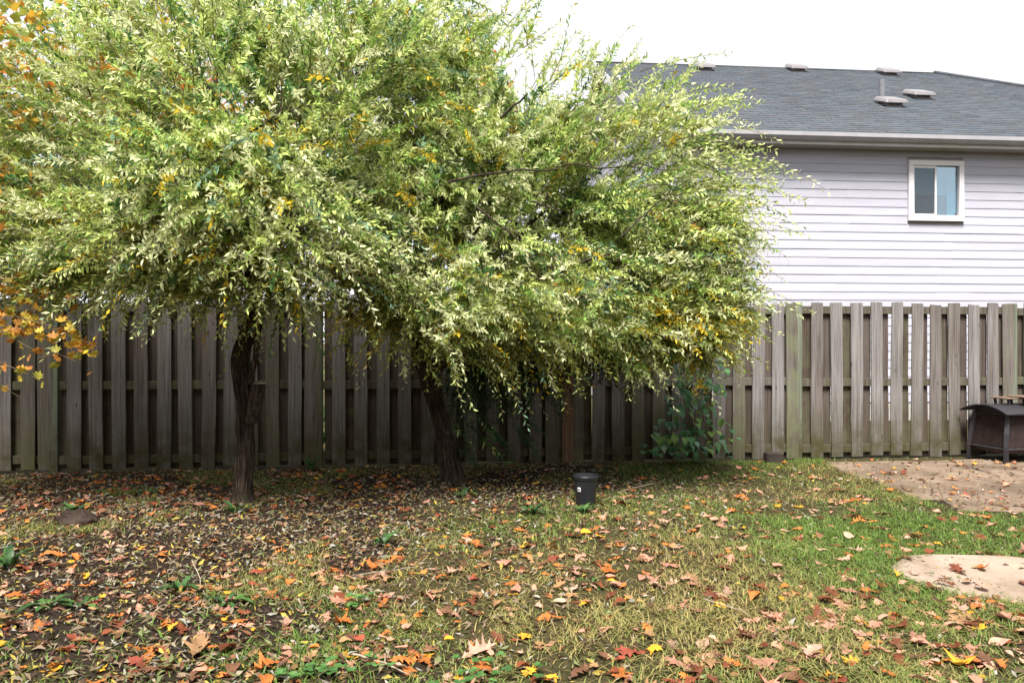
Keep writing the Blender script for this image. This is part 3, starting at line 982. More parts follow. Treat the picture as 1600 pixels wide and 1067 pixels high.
    for ch in list(root.children):      # crown and twigs were laid out in world metres
        if ch.name.split('.')[0] in ('crown', 'twigs', 'bare_branch'):
            ch.location = -b


build_tree_a()


def build_tree_b():
    b = GR(706, 752)
    root = empty('willow_tree', b)
    tag(root, 'variegated willow with leaning forked trunk in deep shade, its crown overlapping the neighbour house', 'tree', 'variegated willows')
    Y = b.y
    rel = lambda p: tuple(Vector(p) - b)
    pts = [rel(p) for p in (PT(708, 770, Y), PT(706, 748, Y), PT(699, 700, Y), PT(686, 650, Y), PT(672, 600, Y), PT(660, 555, Y), PT(650, 510, Y), PT(646, 460, Y - .05), PT(640, 410, Y - .1))]
    tr = obj('trunk', trunk_mesh(pts, [0.190, 0.125, 0.094, 0.084, 0.082, 0.088, 0.066, 0.058, 0.048], M_BARK, 44, 150, 0.30, 13.0), root)
    me, _ = limb_mesh(rel(PT(664, 575, Y)), rel(PT(770, 500, Y - .3)), 0.075, 0.04, -0.12, 0.01, 40, 14); obj('limb', me, root)
    me, _ = limb_mesh(rel(PT(690, 555, Y - .1)), rel(PT(725, 470, Y - .4)), 0.05, 0.03, 0.0, 0.01, 30, 12); obj('limb', me, root)
    top = rel(PT(645, 450, Y - .05)); fork = rel(PT(750, 510, Y - .25))
    for (src, u, v, y) in ((top, 560, 330, 6.6), (top, 640, 160, 7.0), (top, 740, 60, 7.2), (top, 580, 470, 6.3), (top, 700, 300, 6.2), (fork, 900, 160, 7.1), (fork, 1010, 180, 7.0), (fork, 1100, 280, 6.9), (fork, 1130, 400, 6.8), (fork, 1040, 480, 6.6), (fork, 860, 300, 6.2), (fork, 960, 400, 6.1), (fork, 850, 470, 6.3), (fork, 800, 130, 6.9)):
        me, pp = limb_mesh(Vector(src) + Vector((random.uniform(-.04, .04), random.uniform(-.04, .04), random.uniform(-.12, .05))), rel(PT(u, v, y)), 0.042, 0.009, 0.10, 0.018)
        obj('limb', me, root)
    blobs = [
        (690, 160, 7.0, 130, 180, 1.0, 1.0), (790, 250, 6.9, 160, 150, 1.0, 1.0), (620, 300, 6.5, 140, 120, 0.9, 0.9),
        (900, 290, 6.9, 170, 140, 1.0, 1.0), (1000, 300, 6.9, 130, 115, 0.9, 1.0), (1070, 370, 6.9, 105, 105, 0.8, 1.0),
        (780, 420, 6.5, 160, 95, 0.9, 1.1), (930, 440, 6.6, 170, 100, 0.9, 1.1), (1085, 455, 6.8, 108, 92, 0.7, 1.7), (1010, 520, 6.7, 125, 55, 0.6, 1.5), (1110, 500, 6.8, 70, 55, .5, 1.4), (1130, 345, 6.7, 55, 75, .4, .5), (930, 230, 6.9, 100, 90, .8, .6), (1140, 450, 6.8, 45, 60, .4, .9),
        (880, 515, 6.6, 130, 52, 0.7, 1.6), (720, 490, 6.4, 100, 58, 0.6, 1.6), (600, 470, 6.3, 80, 50, 0.6, 1.3),
        (1000, 165, 7.0, 95, 42, 0.6, 0.35), (870, 190, 7.0, 70, 70, 0.7, 0.5), (690, 20, 7.1, 90, 70, 0.8, 0.7)]
    hang = []
    for u0, v0, u1, v1, y in ((560, 480, 595, 560, 6.2), (640, 520, 630, 585, 6.3), (690, 520, 715, 600, 6.4), (660, 550, 685, 600, 6.4), (720, 550, 770, 590, 6.4), (600, 490, 590, 545, 6.3), (820, 520, 850, 575, 6.6),
                              (1010, 540, 1000, 600, 6.7), (1060, 540, 1080, 600, 6.7), (1090, 520, 1120, 590, 6.8), (960, 540, 965, 590, 6.7), (900, 530, 905, 585, 6.7), (1120, 480, 1165, 545, 6.9), (1130, 440, 1185, 515, 6.9)):
        hang.append((PT(u0, v0, y), PT(u1, v1, y - .1), 0.3, MIXP))
    for i in range(480):          # foliage behind the fork, the crown's shade painted in as darker leaf colour
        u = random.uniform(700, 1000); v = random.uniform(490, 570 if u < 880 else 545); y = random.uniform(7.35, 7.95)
        hang.append((PT(u, v, y), PT(u + random.uniform(-45, 55), v + random.uniform(30, 115 if u < 880 else 75), y - random.uniform(-.1, .2)), 0.2, SHADEP))
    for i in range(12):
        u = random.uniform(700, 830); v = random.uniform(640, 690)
        hang.append((PT(u - 20, v, 7.4), PT(u + random.uniform(10, 40), v + random.uniform(30, 50), 7.2), 0.25, SHADEP))
    free = []
    for u0, v0, u1, v1, y, g in ((1000, 112, 1140, 84, 6.6, 0.2), (1080, 190, 1220, 222, 6.6, 0.3), (1130, 240, 1292, 298, 6.6, 0.35), (1020, 130, 1165, 165, 6.7, 0.4), (1140, 300, 1240, 345, 6.6, 0.3), (1130, 350, 1232, 405, 6.7, 0.3), (1110, 400, 1205, 470, 6.7, 0.3),
                             (1120, 440, 1210, 380, 6.8, 0.5), (870, 120, 895, 10, 6.8, 0.1), (800, 90, 850, 20, 6.9, 0.1), (830, 140, 880, 60, 6.9, 0.15), (920, 130, 985, 40, 6.8, 0.1), (780, 60, 800, -20, 7.0, 0.1), (950, 110, 1000, 95, 6.9, 0.3), (760, 200, 830, 80, 6.6, 0.1),
                             (900, 200, 950, 95, 6.6, 0.2), (1120, 280, 1215, 255, 6.6, 0.5), (1100, 330, 1190, 320, 6.3, 0.4)):
        free.append((PT(u0, v0, y), PT(u1, v1, y), g, PALEP))
    for i in range(240):          # long loose sprays breaking the outline on the house side and against the sky
        q = random.random()
        if q < 0.44:        # out over the siding
            v0 = random.uniform(215, 480); u0 = random.uniform(1030, 1110)
            u1, v1 = u0 + random.uniform(70, 165), v0 + random.uniform(-30, 70)
            g = random.uniform(.25, .6)
        elif q < 0.84:      # up and over the gutter and the roof
            u0 = random.uniform(900, 1085); v0 = random.uniform(160, 270)
            u1, v1 = u0 + random.uniform(10, 120), v0 - random.uniform(-10, 95)
            g = random.uniform(.3, .7)
        else:               # against the sky
            u0 = random.uniform(760, 960); v0 = random.uniform(110, 170) if u0 > 830 else random.uniform(50, 110)
            u1, v1 = u0 + random.uniform(-20, 70), v0 - random.uniform(30, 85)
            g = random.uniform(.1, .4)
        y = random.uniform(6.2, 7.2)
        free.append((PT(u0, v0, y), PT(u1, v1, y + random.uniform(-.2, .2)), g, PALEP if i % 3 else MIXP))
    bare = [(PT(700, 285, 5.95), PT(870, 262, 5.95), 0.011, 0.007, 0.02), (PT(868, 262, 5.95), PT(1062, 268, 5.95), 0.007, 0.003, 0.02), (PT(782, 185, 5.9), PT(825, 147, 5.9), 0.013, 0.006, 0.02), (PT(797, 163, 5.9), PT(790, 155, 5.9), 0.006, 0.003, 0.0), (PT(745, 325, 5.75), PT(815, 378, 5.75), 0.011, 0.006, 0.0), (PT(830, 315, 5.9), PT(880, 330, 5.9), 0.010, 0.005, 0.0), (PT(970, 370, 5.9), PT(1050, 300, 5.9), 0.008, 0.003, 0.03), (PT(720, 160, 6.0), PT(712, 130, 6.0), 0.010, 0.007, 0.0)]
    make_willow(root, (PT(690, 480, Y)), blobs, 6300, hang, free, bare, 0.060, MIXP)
    for ch in list(root.children):
        if ch.name.split('.')[0] in ('crown', 'twigs', 'bare_branch'):
            ch.location = -b


build_tree_b()

# ------------------------------------------------------------------ autumn trees behind the fence
def leaf_cloud(cen, rad, n, size, cols, seed):
    rg = np.random.default_rng(seed)
    d = norm(rg.normal(size=(n, 3)))
    pos = np.array(cen) + d * np.array(rad) * rg.uniform(0.2, 1.0, (n, 1)) ** 0.5
    keep = noise3(pos, 1.1) + 0.25 * noise3(pos, 3.0) > 0.52
    pos = pos[keep]; n = len(pos)
    a = norm(rg.normal(size=(n, 3))); b = norm(np.cross(a, rg.normal(size=(n, 3)))); c = np.cross(a, b)
    s = size * rg.uniform(0.6, 1.3, (n, 1))
    out = [(0.0, -0.5), (0.22, -0.25), (0.55, -0.1), (0.3, 0.12), (0.28, 0.42), (0.08, 0.28), (0.0, 0.6), (-0.08, 0.28), (-0.28, 0.42), (-0.3, 0.12), (-0.55, -0.1), (-0.22, -0.25)]
    V = np.stack([pos] + [pos + s * (x * a + y * b) + s * 0.12 * abs(x) * c for x, y in out], 1)
    K = len(out)
    k = np.arange(n)[:, None] * (K + 1)
    Fc = np.concatenate([k + np.array([[0, 1 + j, 1 + (j + 1) % K]]) for j in range(K)])
    cc = np.array(cols)[rg.integers(0, len(cols), n)] * rg.normal(1, 0.15, (n, 1))
    return V.reshape(-1, 3), Fc, np.repeat(np.clip(cc, 0.01, .9)[:, None], K + 1, 1).reshape(-1, 3)


ORANGE = [(0.62, 0.25, 0.03), (0.66, 0.36, 0.05), (0.5, 0.16, 0.03), (0.6, 0.42, 0.08), (0.36, 0.12, 0.04)]
GOLD = [(0.66, 0.44, 0.06), (0.6, 0.34, 0.05), (0.35, 0.36, 0.06), (0.22, 0.3, 0.06)]
GREENS = [(0.07, 0.14, 0.03), (0.1, 0.17, 0.04), (0.05, 0.1, 0.03), (0.3, 0.25, 0.05)]


def back_tree(label, u, y, hgt_, spread, cols, n, seed, size=0.10, clouds=None):
    x = (u - 800) / F * y
    t = empty('autumn_tree', (x, y, 0))
    tag(t, label, 'tree', 'autumn trees behind the fence')
    obj('trunk', trunk_mesh([(0, 0, -0.1), (0.05, 0, hgt_ * 0.2), (-0.04, 0.05, hgt_ * 0.45), (0.1, 0, hgt_ * 0.85)], [0.17, 0.14, 0.10, 0.03], M_BARK, 14, 40, 0.1, seed), t)
    rg = random.Random(seed)
    Vs, Fs, Cs, off = [], [], [], 0
    for i in range(9):
        a = i * 2.4 + rg.uniform(-.3, .3)
        zz = hgt_ * rg.uniform(0.45, 0.9)
        e = (math.cos(a) * spread * rg.uniform(.4, .8), math.sin(a) * spread * rg.uniform(.4, .8), zz)
        me, _ = limb_mesh((0, 0, zz * 0.6), e, 0.05, 0.012, 0.05, 0.02, 14, 6)
        obj('limb', me, t)
        v, f, c = leaf_cloud(e, (spread * .55, spread * .55, hgt_ * 0.17), n // 9, size, cols, seed * 100 + i)
        Vs.append(v); Fs.append(f + off); Cs.append(c); off += len(v)
    cr = obj('crown', mesh_np('crown', np.concatenate(Vs), np.concatenate(Fs), M_MAPLE, np.concatenate(Cs)), t)
    cr['kind'] = 'stuff'


back_tree('orange autumn maple showing behind the willow at the top left corner', 40, 10.5, 6.4, 2.6, ORANGE, 7000, 3)
back_tree('golden autumn tree glimpsed through the top of the first willow', 330, 12.0, 7.4, 2.2, GOLD + ORANGE[:2], 5200, 4)
back_tree('orange and green tree topping out above the second willow', 660, 13.5, 6.9, 1.5, ORANGE + GREENS[:1], 3000, 5)
back_tree('dull green tree behind the fence at the far left', -160, 12.5, 6.0, 2.4, GREENS + GOLD[2:], 3600, 6)


# shrubs growing against the far side of the fence: they keep its gaps dark
def shrub(label, s, seed, h=1.5, w=0.75):
    p = F0 + FD * s - FN * 0.75
    t = empty('hedge_shrub', (p.x, p.y, 0), FA)
    tag(t, label, 'shrub', 'shrubs on the far side of the fence')
    Vs, Fs, Cs, off = [], [], [], 0
    rg = random.Random(seed)
    b = MB()
    for i in range(6):
        e = (rg.uniform(-.5, .5), rg.uniform(-.2, .25), h * rg.uniform(.6, .95))
        b.tube([(e[0] * .15, 0, -0.05), (e[0] * .6, e[1] * .5, e[2] * .5), e], [0.02, 0.014, 0.006], 6)
    b.build('stem', M_BARK, t)
    for i in range(5):
        v, f, c = leaf_cloud((rg.uniform(-.5, .5), rg.uniform(-.1, .25), h * (0.2 + 0.15 * i)), (w, 0.42, h * .24), 520, 0.095, GREENS[:3], seed * 50 + i)
        Vs.append(v); Fs.append(f + off); Cs.append(c); off += len(v)
    cr = obj('crown', mesh_np('crown', np.concatenate(Vs), np.concatenate(Fs), M_MAPLE, np.concatenate(Cs)), t)
    cr['kind'] = 'stuff'


for i, s in enumerate(np.arange(0.95, 6.6, 1.15)):
    shrub(f'dark shrub in the fence gaps behind the willows, {("leftmost", "second from left", "third from left", "second from right", "rightmost")[i]}', s, 20 + i)

# ------------------------------------------------------------------ yellow sapling at the left edge
def leaf_poly(outline, fold=0.12, name='leaf', mat=None, curl=0.0):
    """leaf built as two half blades on a midrib; outline = [(x along, half width)], unit length"""
    V, Fc = [], []
    n = len(outline)
    for x, w in outline:
        zc = -curl * (x - 0.35) ** 2
        V += [(x, 0, zc), (x, w, zc + fold * w), (x, -w, zc + fold * w)]
    for i in range(n - 1):
        a, b = 3 * i, 3 * (i + 1)
        Fc += [(a, b, b + 1, a + 1), (a, a + 2, b + 2, b)]
    return mesh_np(name, V, np.array(Fc), mat, smooth=False)


OVATE = [(0, 0.008), (0.06, 0.2), (0.22, 0.33), (0.42, 0.34), (0.65, 0.23), (0.85, 0.09), (1.0, 0.004)]
LANCE = [(0, 0.01), (0.2, 0.10), (0.45, 0.14), (0.7, 0.10), (1.0, 0.003)]


def maple_mesh(name, mat, cup=0.15, seed=0):
    rg = random.Random(seed)
    out = [(0.0, -0.36), (0.12, -0.22), (0.36, -0.30), (0.30, -0.10), (0.56, 0.06), (0.36, 0.10), (0.40, 0.34), (0.16, 0.24), (0.0, 0.62)]
    pts = out + [(-x, y) for x, y in out[-2:0:-1]]
    V = [(0, 0, 0)] + [(x * rg.uniform(.9, 1.1), y * rg.uniform(.9, 1.1), cup * (x * x + y * y) * 1.5 + rg.uniform(-.09, .09)) for x, y in pts]
    K = len(pts)
    return mesh_np(name, V, np.array([(0, 1 + j, 1 + (j + 1) % K) for j in range(K)]), mat)


def build_maple():
    y = 5.7
    b = Vector(((-230 - 800) / F * y, y, 0))
    t = empty('maple_tree', b)
    tag(t, 'maple at the left edge with low golden yellow branches hanging before the fence', 'tree')
    rel = lambda u, v, yy=y: Vector(PT(u, v, yy)) - b
    obj('trunk', trunk_mesh([(0, 0, -0.05), (0.03, 0, 0.8), (-0.02, 0.02, 1.7), (0.02, 0, 3.0), (0.05, 0.05, 4.6)], [0.11, 0.09, 0.08, 0.06, 0.02], M_BARK, 14, 50, 0.1, 4), t)
    meshes = [maple_mesh('leaf', M_YELLOW, c, i) for i, c in enumerate((0.1, 0.35, -0.2, 0.5))]
    cols = [(0.70, 0.42, 0.05), (0.72, 0.34, 0.04), (0.64, 0.48, 0.07), (0.56, 0.24, 0.05), (0.42, 0.40, 0.06)]
    rg = random.Random(9)
    twigs = [(-60, 470, 115, 470, 30), (-60, 515, 135, 535, 36), (-50, 495, 100, 515, 30), (-60, 560, 60, 592, 9), (-60, 590, 35, 622, 8), (-60, 450, 70, 440, 26), (40, 510, 150, 542, 18), (-60, 505, 50, 545, 24), (60, 560, 120, 565, 5), (-60, 480, 60, 490, 26)]
    for u0, v0, u1, v1, n in twigs:
        yy = y + rg.uniform(-.25, .3)
        a, e = rel(u0, v0, y), rel(u1, v1, yy)
        if u0 == -60:
            MB().tube([(0, 0, 1.75 + (560 - v0) * .002), (a + Vector((0, 0, 1.9))) / 2, a], [0.014, 0.011, 0.008], 6).build('limb', M_BARK, t)
        mid = (a + e) / 2 + Vector((0, 0, 0.05))
        MB().tube([a, mid, e], [0.008, 0.005, 0.002], 5).build('twig', M_TWIG, t)
        for i in range(n):
            q = rg.uniform(0.2, 1.0)
            p = (a.lerp(mid, q * 2) if q < .5 else mid.lerp(e, q * 2 - 1)) + Vector((rg.gauss(0, .05), rg.gauss(0, .06), rg.gauss(-.02, .05)))
            o = obj('leaf', rg.choice(meshes), t, p, (rg.uniform(0.6, 2.2), rg.uniform(-.6, .6), rg.uniform(-1.2, 1.2)))
            s = rg.uniform(0.055, 0.085); o.scale = (s, s, s)
            c = rg.choice(cols); k = rg.uniform(.85, 1.15)
            o.color = (c[0] * k, c[1] * k, c[2] * k, 1)
    Vs, Fs, Cs, off = [], [], [], 0
    for i in range(8):      # upper crown, mostly outside the frame
        a = i * 2.4
        e = (math.cos(a) * 0.85 - 0.25 + 0.05 * i, math.sin(a) * 0.8 + 0.1, 2.5 + 0.30 * i)
        me, _ = limb_mesh((0, 0, 1.6 + .25 * i), e, 0.035, 0.01, 0.05, 0.02, 14, 6)
        obj('limb', me, t)
        v, f, c = leaf_cloud(e, (0.95, 0.95, 0.55), 900, 0.07, ORANGE[:2] + GOLD, 900 + i)
        Vs.append(v); Fs.append(f + off); Cs.append(c); off += len(v)
    cr = obj('crown', mesh_np('crown', np.concatenate(Vs), np.concatenate(Fs), M_MAPLE, np.concatenate(Cs)), t)
    cr['kind'] = 'stuff'


build_maple()


# ------------------------------------------------------------------ climbing plant on the fence and low leafy plants
VINE_MESH = [leaf_poly(OVATE, f, 'leaf', M_VINE, c) for f, c in ((0.15, 0.5), (0.35, 0.2), (0.05, 0.8))]


def leafy(name, label, base, spots, size, cols, group=None, stems=True, seed=0, mesh=VINE_MESH, cat='plant'):
    """spots: leaf anchor points (world)"""
    t = empty(name, base)
    tag(t, label, cat, group)
    rg = random.Random(seed)
    b = Vector(base)
    for p, d, k in spots:
        o = obj('leaf', rg.choice(mesh), t, Vector(p) - b)
        d = Vector(d).normalized()
        o.rotation_euler = d.to_track_quat('X', 'Z').to_euler()
        s = size * k * rg.uniform(0.75, 1.2); o.scale = (s, s, s)
        c = rg.choice(cols); q = rg.uniform(.75, 1.2)
        o.color = (c[0] * q, c[1] * q, c[2] * q, 1)
    return t


def build_vine():
    rg = random.Random(3)
    cols = [(0.06, 0.19, 0.06), (0.09, 0.24, 0.085), (0.05, 0.15, 0.055), (0.15, 0.28, 0.15), (0.17, 0.30, 0.06)]
    base = GR(1085, 722)
    base.z = 0
    spots = []
    def fy(u):
        s = s_of(u); return (F0 + FD * s).y
    for i in range(225):
        v = rg.uniform(505, 712)
        c = 1085 + (v - 620) * -0.06
        hw = 38 if v < 650 else 58
        u = c + rg.uniform(-hw, hw) * (1 if rg.random() < .8 else 1.25)
        y = fy(u) - rg.uniform(0.12, 0.85)
        spots.append((PT(u, v, y), (rg.uniform(-.8, .9), rg.uniform(-1, -.1), rg.uniform(-1.1, .15)), 1.0))
    for i in range(34):      # spreading foot
        u = rg.uniform(1005, 1100); v = rg.uniform(668, 714)
        y = fy(u) - rg.uniform(0.15, 0.6)
        spots.append((PT(u, v, y), (rg.uniform(-1, 1), rg.uniform(-1, -.2), rg.uniform(-.5, .35)), 1.15))
    for u, v in ((1128, 545), (1120, 525), (1135, 575), (1128, 610), (1108, 700), (1095, 695)):
        spots.append((PT(u, v, fy(u) - 0.3), (rg.uniform(.1, .9), -.6, -.7), 1.1))
    t = leafy('climbing_vine', 'broad-leaved dark green vine climbing the fence at the edge of the willow', base, spots, 0.112, cols, seed=5)
    b = base
    for u0, u1 in ((1080, 1095), (1075, 1060), (1088, 1120)):
        p0 = Vector((b.x, b.y + .1, 0)); 
        pts = [p0] + [PT(u0 + (u1 - u0) * k / 4 + rg.uniform(-6, 6), 690 - 38 * k, fy(u0) - 0.08) for k in range(1, 5)]
        MB().tube([Vector(p) - b for p in pts], [0.008, 0.007, 0.006, 0.005, 0.003], 6).build('stem', M_TWIG, t)
    # low plant further left
    base = GR(942, 716); spots = []
    for i in range(12):
        p = base + Vector((rg.uniform(-.16, .16), rg.uniform(-.1, .1), rg.uniform(.05, .24)))
        spots.append((p, (rg.uniform(-1, 1), rg.uniform(-1, .2), rg.uniform(-.4, .5)), 1.0))
    t = leafy('low_leafy_plant', 'small broad-leaved green plant at the foot of the fence behind the pot', base, spots, 0.095, cols, seed=8)
    for i in range(5):
        MB().tube([(0, 0, -0.02), (rg.uniform(-.1, .1), rg.uniform(-.06, .06), 0.18)], [0.005, 0.002], 5).build('stem', M_TWIG, t)


build_vine()


# ------------------------------------------------------------------ paving, stepping stone, loose block
def irregular_slab(name, poly, z0, z1, mat, parent=None, loc=(0, 0, 0)):
    n = len(poly)
    cx = sum(p[0] for p in poly) / n; cy = sum(p[1] for p in poly) / n
    inn = [((x - cx) * 0.975 + cx, (y - cy) * 0.975 + cy) for x, y in poly]
    vs = [(x, y, z0) for x, y in poly] + [(x, y, z1 - 0.012) for x, y in poly] + [(x, y, z1) for x, y in inn]
    fs = [(i, (i + 1) % n, n + (i + 1) % n, n + i) for i in range(n)] + [(n + i, n + (i + 1) % n, 2 * n + (i + 1) % n, 2 * n + i) for i in range(n)] + [tuple(2 * n + i for i in range(n))]
    return MB().add(vs, fs).build(name, mat, parent, loc)


def stone_mat(name, a, b, dirt, amount):
    t = NT(name)
    v = t.coords('Object')
    n1 = t.noise(v, 3.5, 7, 0.6); n2 = t.noise(v, 60, 5, 0.65); n3 = t.noise(v, 1.4, 6, 0.6)
    c = t.ramp(n1, [(0.3, a), (0.7, b)])
    c = t.mix(1.0, c, t.ramp(n2, [(0.3, 0.78), (0.7, 1.12)]), 'MULTIPLY')
    c = t.mix(t.ramp(t.math('ADD', n3, t.math('MULTIPLY', t.math('SUBTRACT', n2, 0.5), 0.5)), [(amount, 0.0), (amount + 0.2, 0.85)]), c, dirt)
    t.base(c, 0.9, 0.2)
    t.bump(n2, 0.4, 0.008)
    return t.m


M_PATIO = stone_mat('soil_stained_paving', (0.17, 0.122, 0.085), (0.27, 0.20, 0.148), (0.09, 0.062, 0.04), 0.40)
M_STEP = stone_mat('pinkish_stepping_stone', (0.26, 0.195, 0.145), (0.38, 0.295, 0.235), (0.12, 0.082, 0.05), 0.47)


def build_paving():
    pat = empty('patio', (0, 0, 0)); tag(pat, kind='structure')
    fyl = lambda x: 7.78 + (x + 5.39) * 0.1012 - 0.10
    polys = [
        [(3.55, 8.42), (5.05, 8.56), (4.95, 7.55), (3.50, 7.45)],
        [(5.08, 8.56), (6.75, 8.70), (6.65, 7.66), (4.98, 7.55)],
        [(6.78, 8.70), (8.6, 8.85), (8.5, 7.78), (6.68, 7.66)],
        [(3.60, 7.42), (5.6, 7.56), (5.5, 6.55), (3.55, 6.45)],
        [(5.63, 7.56), (7.1, 7.66), (7.0, 6.62), (5.53, 6.55)],
        [(7.13, 7.66), (8.7, 7.76), (8.6, 6.70), (7.03, 6.62)],
        [(3.75, 6.42), (4.7, 6.47), (4.62, 5.93), (3.62, 6.02)],
        [(4.73, 6.48), (6.5, 6.56), (6.4, 5.98), (4.65, 5.92)]]
    for i, p in enumerate(polys):
        q = []
        for (x0, y0), (x1, y1) in zip(p, p[1:] + p[:1]):
            for k in range(6):
                j = 0.0 if k == 0 else random.uniform(-.02, .02)
                q.append((x0 + (x1 - x0) * k / 6 + j, y0 + (y1 - y0) * k / 6 + j))
        irregular_slab('paving_slab', q, -0.06, 0.012 + 0.004 * (i % 3), M_PATIO, pat)
    # round-ish stepping stone
    c = GR(1572, 905)
    q = []
    for k in range(36):
        a = 2 * math.pi * k / 36
        rr = 1 + 0.05 * math.sin(3 * a + 1) + 0.03 * math.sin(7 * a)
        q.append((0.62 * rr * math.cos(a), 0.45 * rr * math.sin(a)))
    o = irregular_slab('stepping_stone', q, -0.05, 0.024, M_STEP, None, (c.x, c.y, 0))
    tag(o, 'pale pinkish flat stepping stone lying in the grass by the right edge', 'stepping stone')
    c = GR(1209, 722)
    b = MB().box(-0.10, 0.10, -0.06, 0.06, -0.02, 0.12)
    o = b.build('stone_block', stone_mat('dark_block', (0.025, 0.02, 0.017), (0.06, 0.045, 0.036), (0.05, 0.05, 0.03), 0.5), None, (c.x, c.y + 0.02, hgt(c.x, c.y)), (0, 0.05, 0.12), bevel=0.012)
    tag(o, 'small dark block lying against the foot of the fence on the grass edge', 'block')


build_paving()


# ------------------------------------------------------------------ plant pot
def build_pot():
    c = GR(915, 787)
    z = float(hgt(c.x, c.y)) - 0.01
    t = empty('plant_pot', (c.x, c.y, z))
    tag(t, 'empty black plastic nursery pot with a white sticker in front of the fence', 'pot')
    m = simple('black_pot_plastic', (0.012, 0.013, 0.016), 0.42, 0.5, nscale=10, var=0.3)
    MB().lathe([(0.0, 0.0), (0.078, 0.0), (0.082, 0.01), (0.098, 0.225), (0.105, 0.226), (0.107, 0.255), (0.101, 0.257), (0.095, 0.225), (0.080, 0.012), (0.0, 0.012)], 36).build('pot_body', m, t, smooth=False)
    MB().lathe([(0.101, 0.238), (0.108, 0.239), (0.109, 0.252), (0.106, 0.258), (0.100, 0.256)], 36).build('rim', m, t)
    # torn rim flap and soil
    MB().lathe([(0.0, 0.165), (0.05, 0.17), (0.091, 0.16)], 20).build('soil', simple('pot_soil', (0.03, 0.022, 0.016), 0.95, 0.1, nscale=30, var=.5), t)
    # curved sticker on the side that faces us, with its dark glyph
    a0 = math.atan2(-c.y, -c.x) - 0.62
    def patch(a1, a2, z0, z1, off, mat, name, par):
        V = []
        for k in range(5):
            a = a1 + (a2 - a1) * k / 4
            for zz in (z0, z1):
                r = 0.082 + (0.098 - 0.082) * (zz - 0.01) / 0.215 + off
                V.append((r * math.cos(a), r * math.sin(a), zz))
        return obj(name, mesh_np(name, V, np.array([(2 * k, 2 * k + 2, 2 * k + 3, 2 * k + 1) for k in range(4)]), mat), par)
    st = patch(a0 - 0.17, a0 + 0.17, 0.13, 0.165, 0.0015, simple('white_sticker', (0.72, 0.72, 0.70), 0.5, nscale=20, var=.05), 'sticker', t)
    md = simple('sticker_print', (0.05, 0.05, 0.06), 0.5)
    patch(a0 - 0.10, a0 + 0.02, 0.138, 0.156, 0.0027, md, 'printed_mark', st)
    patch(a0 + 0.05, a0 + 0.12, 0.138, 0.15, 0.0027, md, 'printed_mark', st)


build_pot()


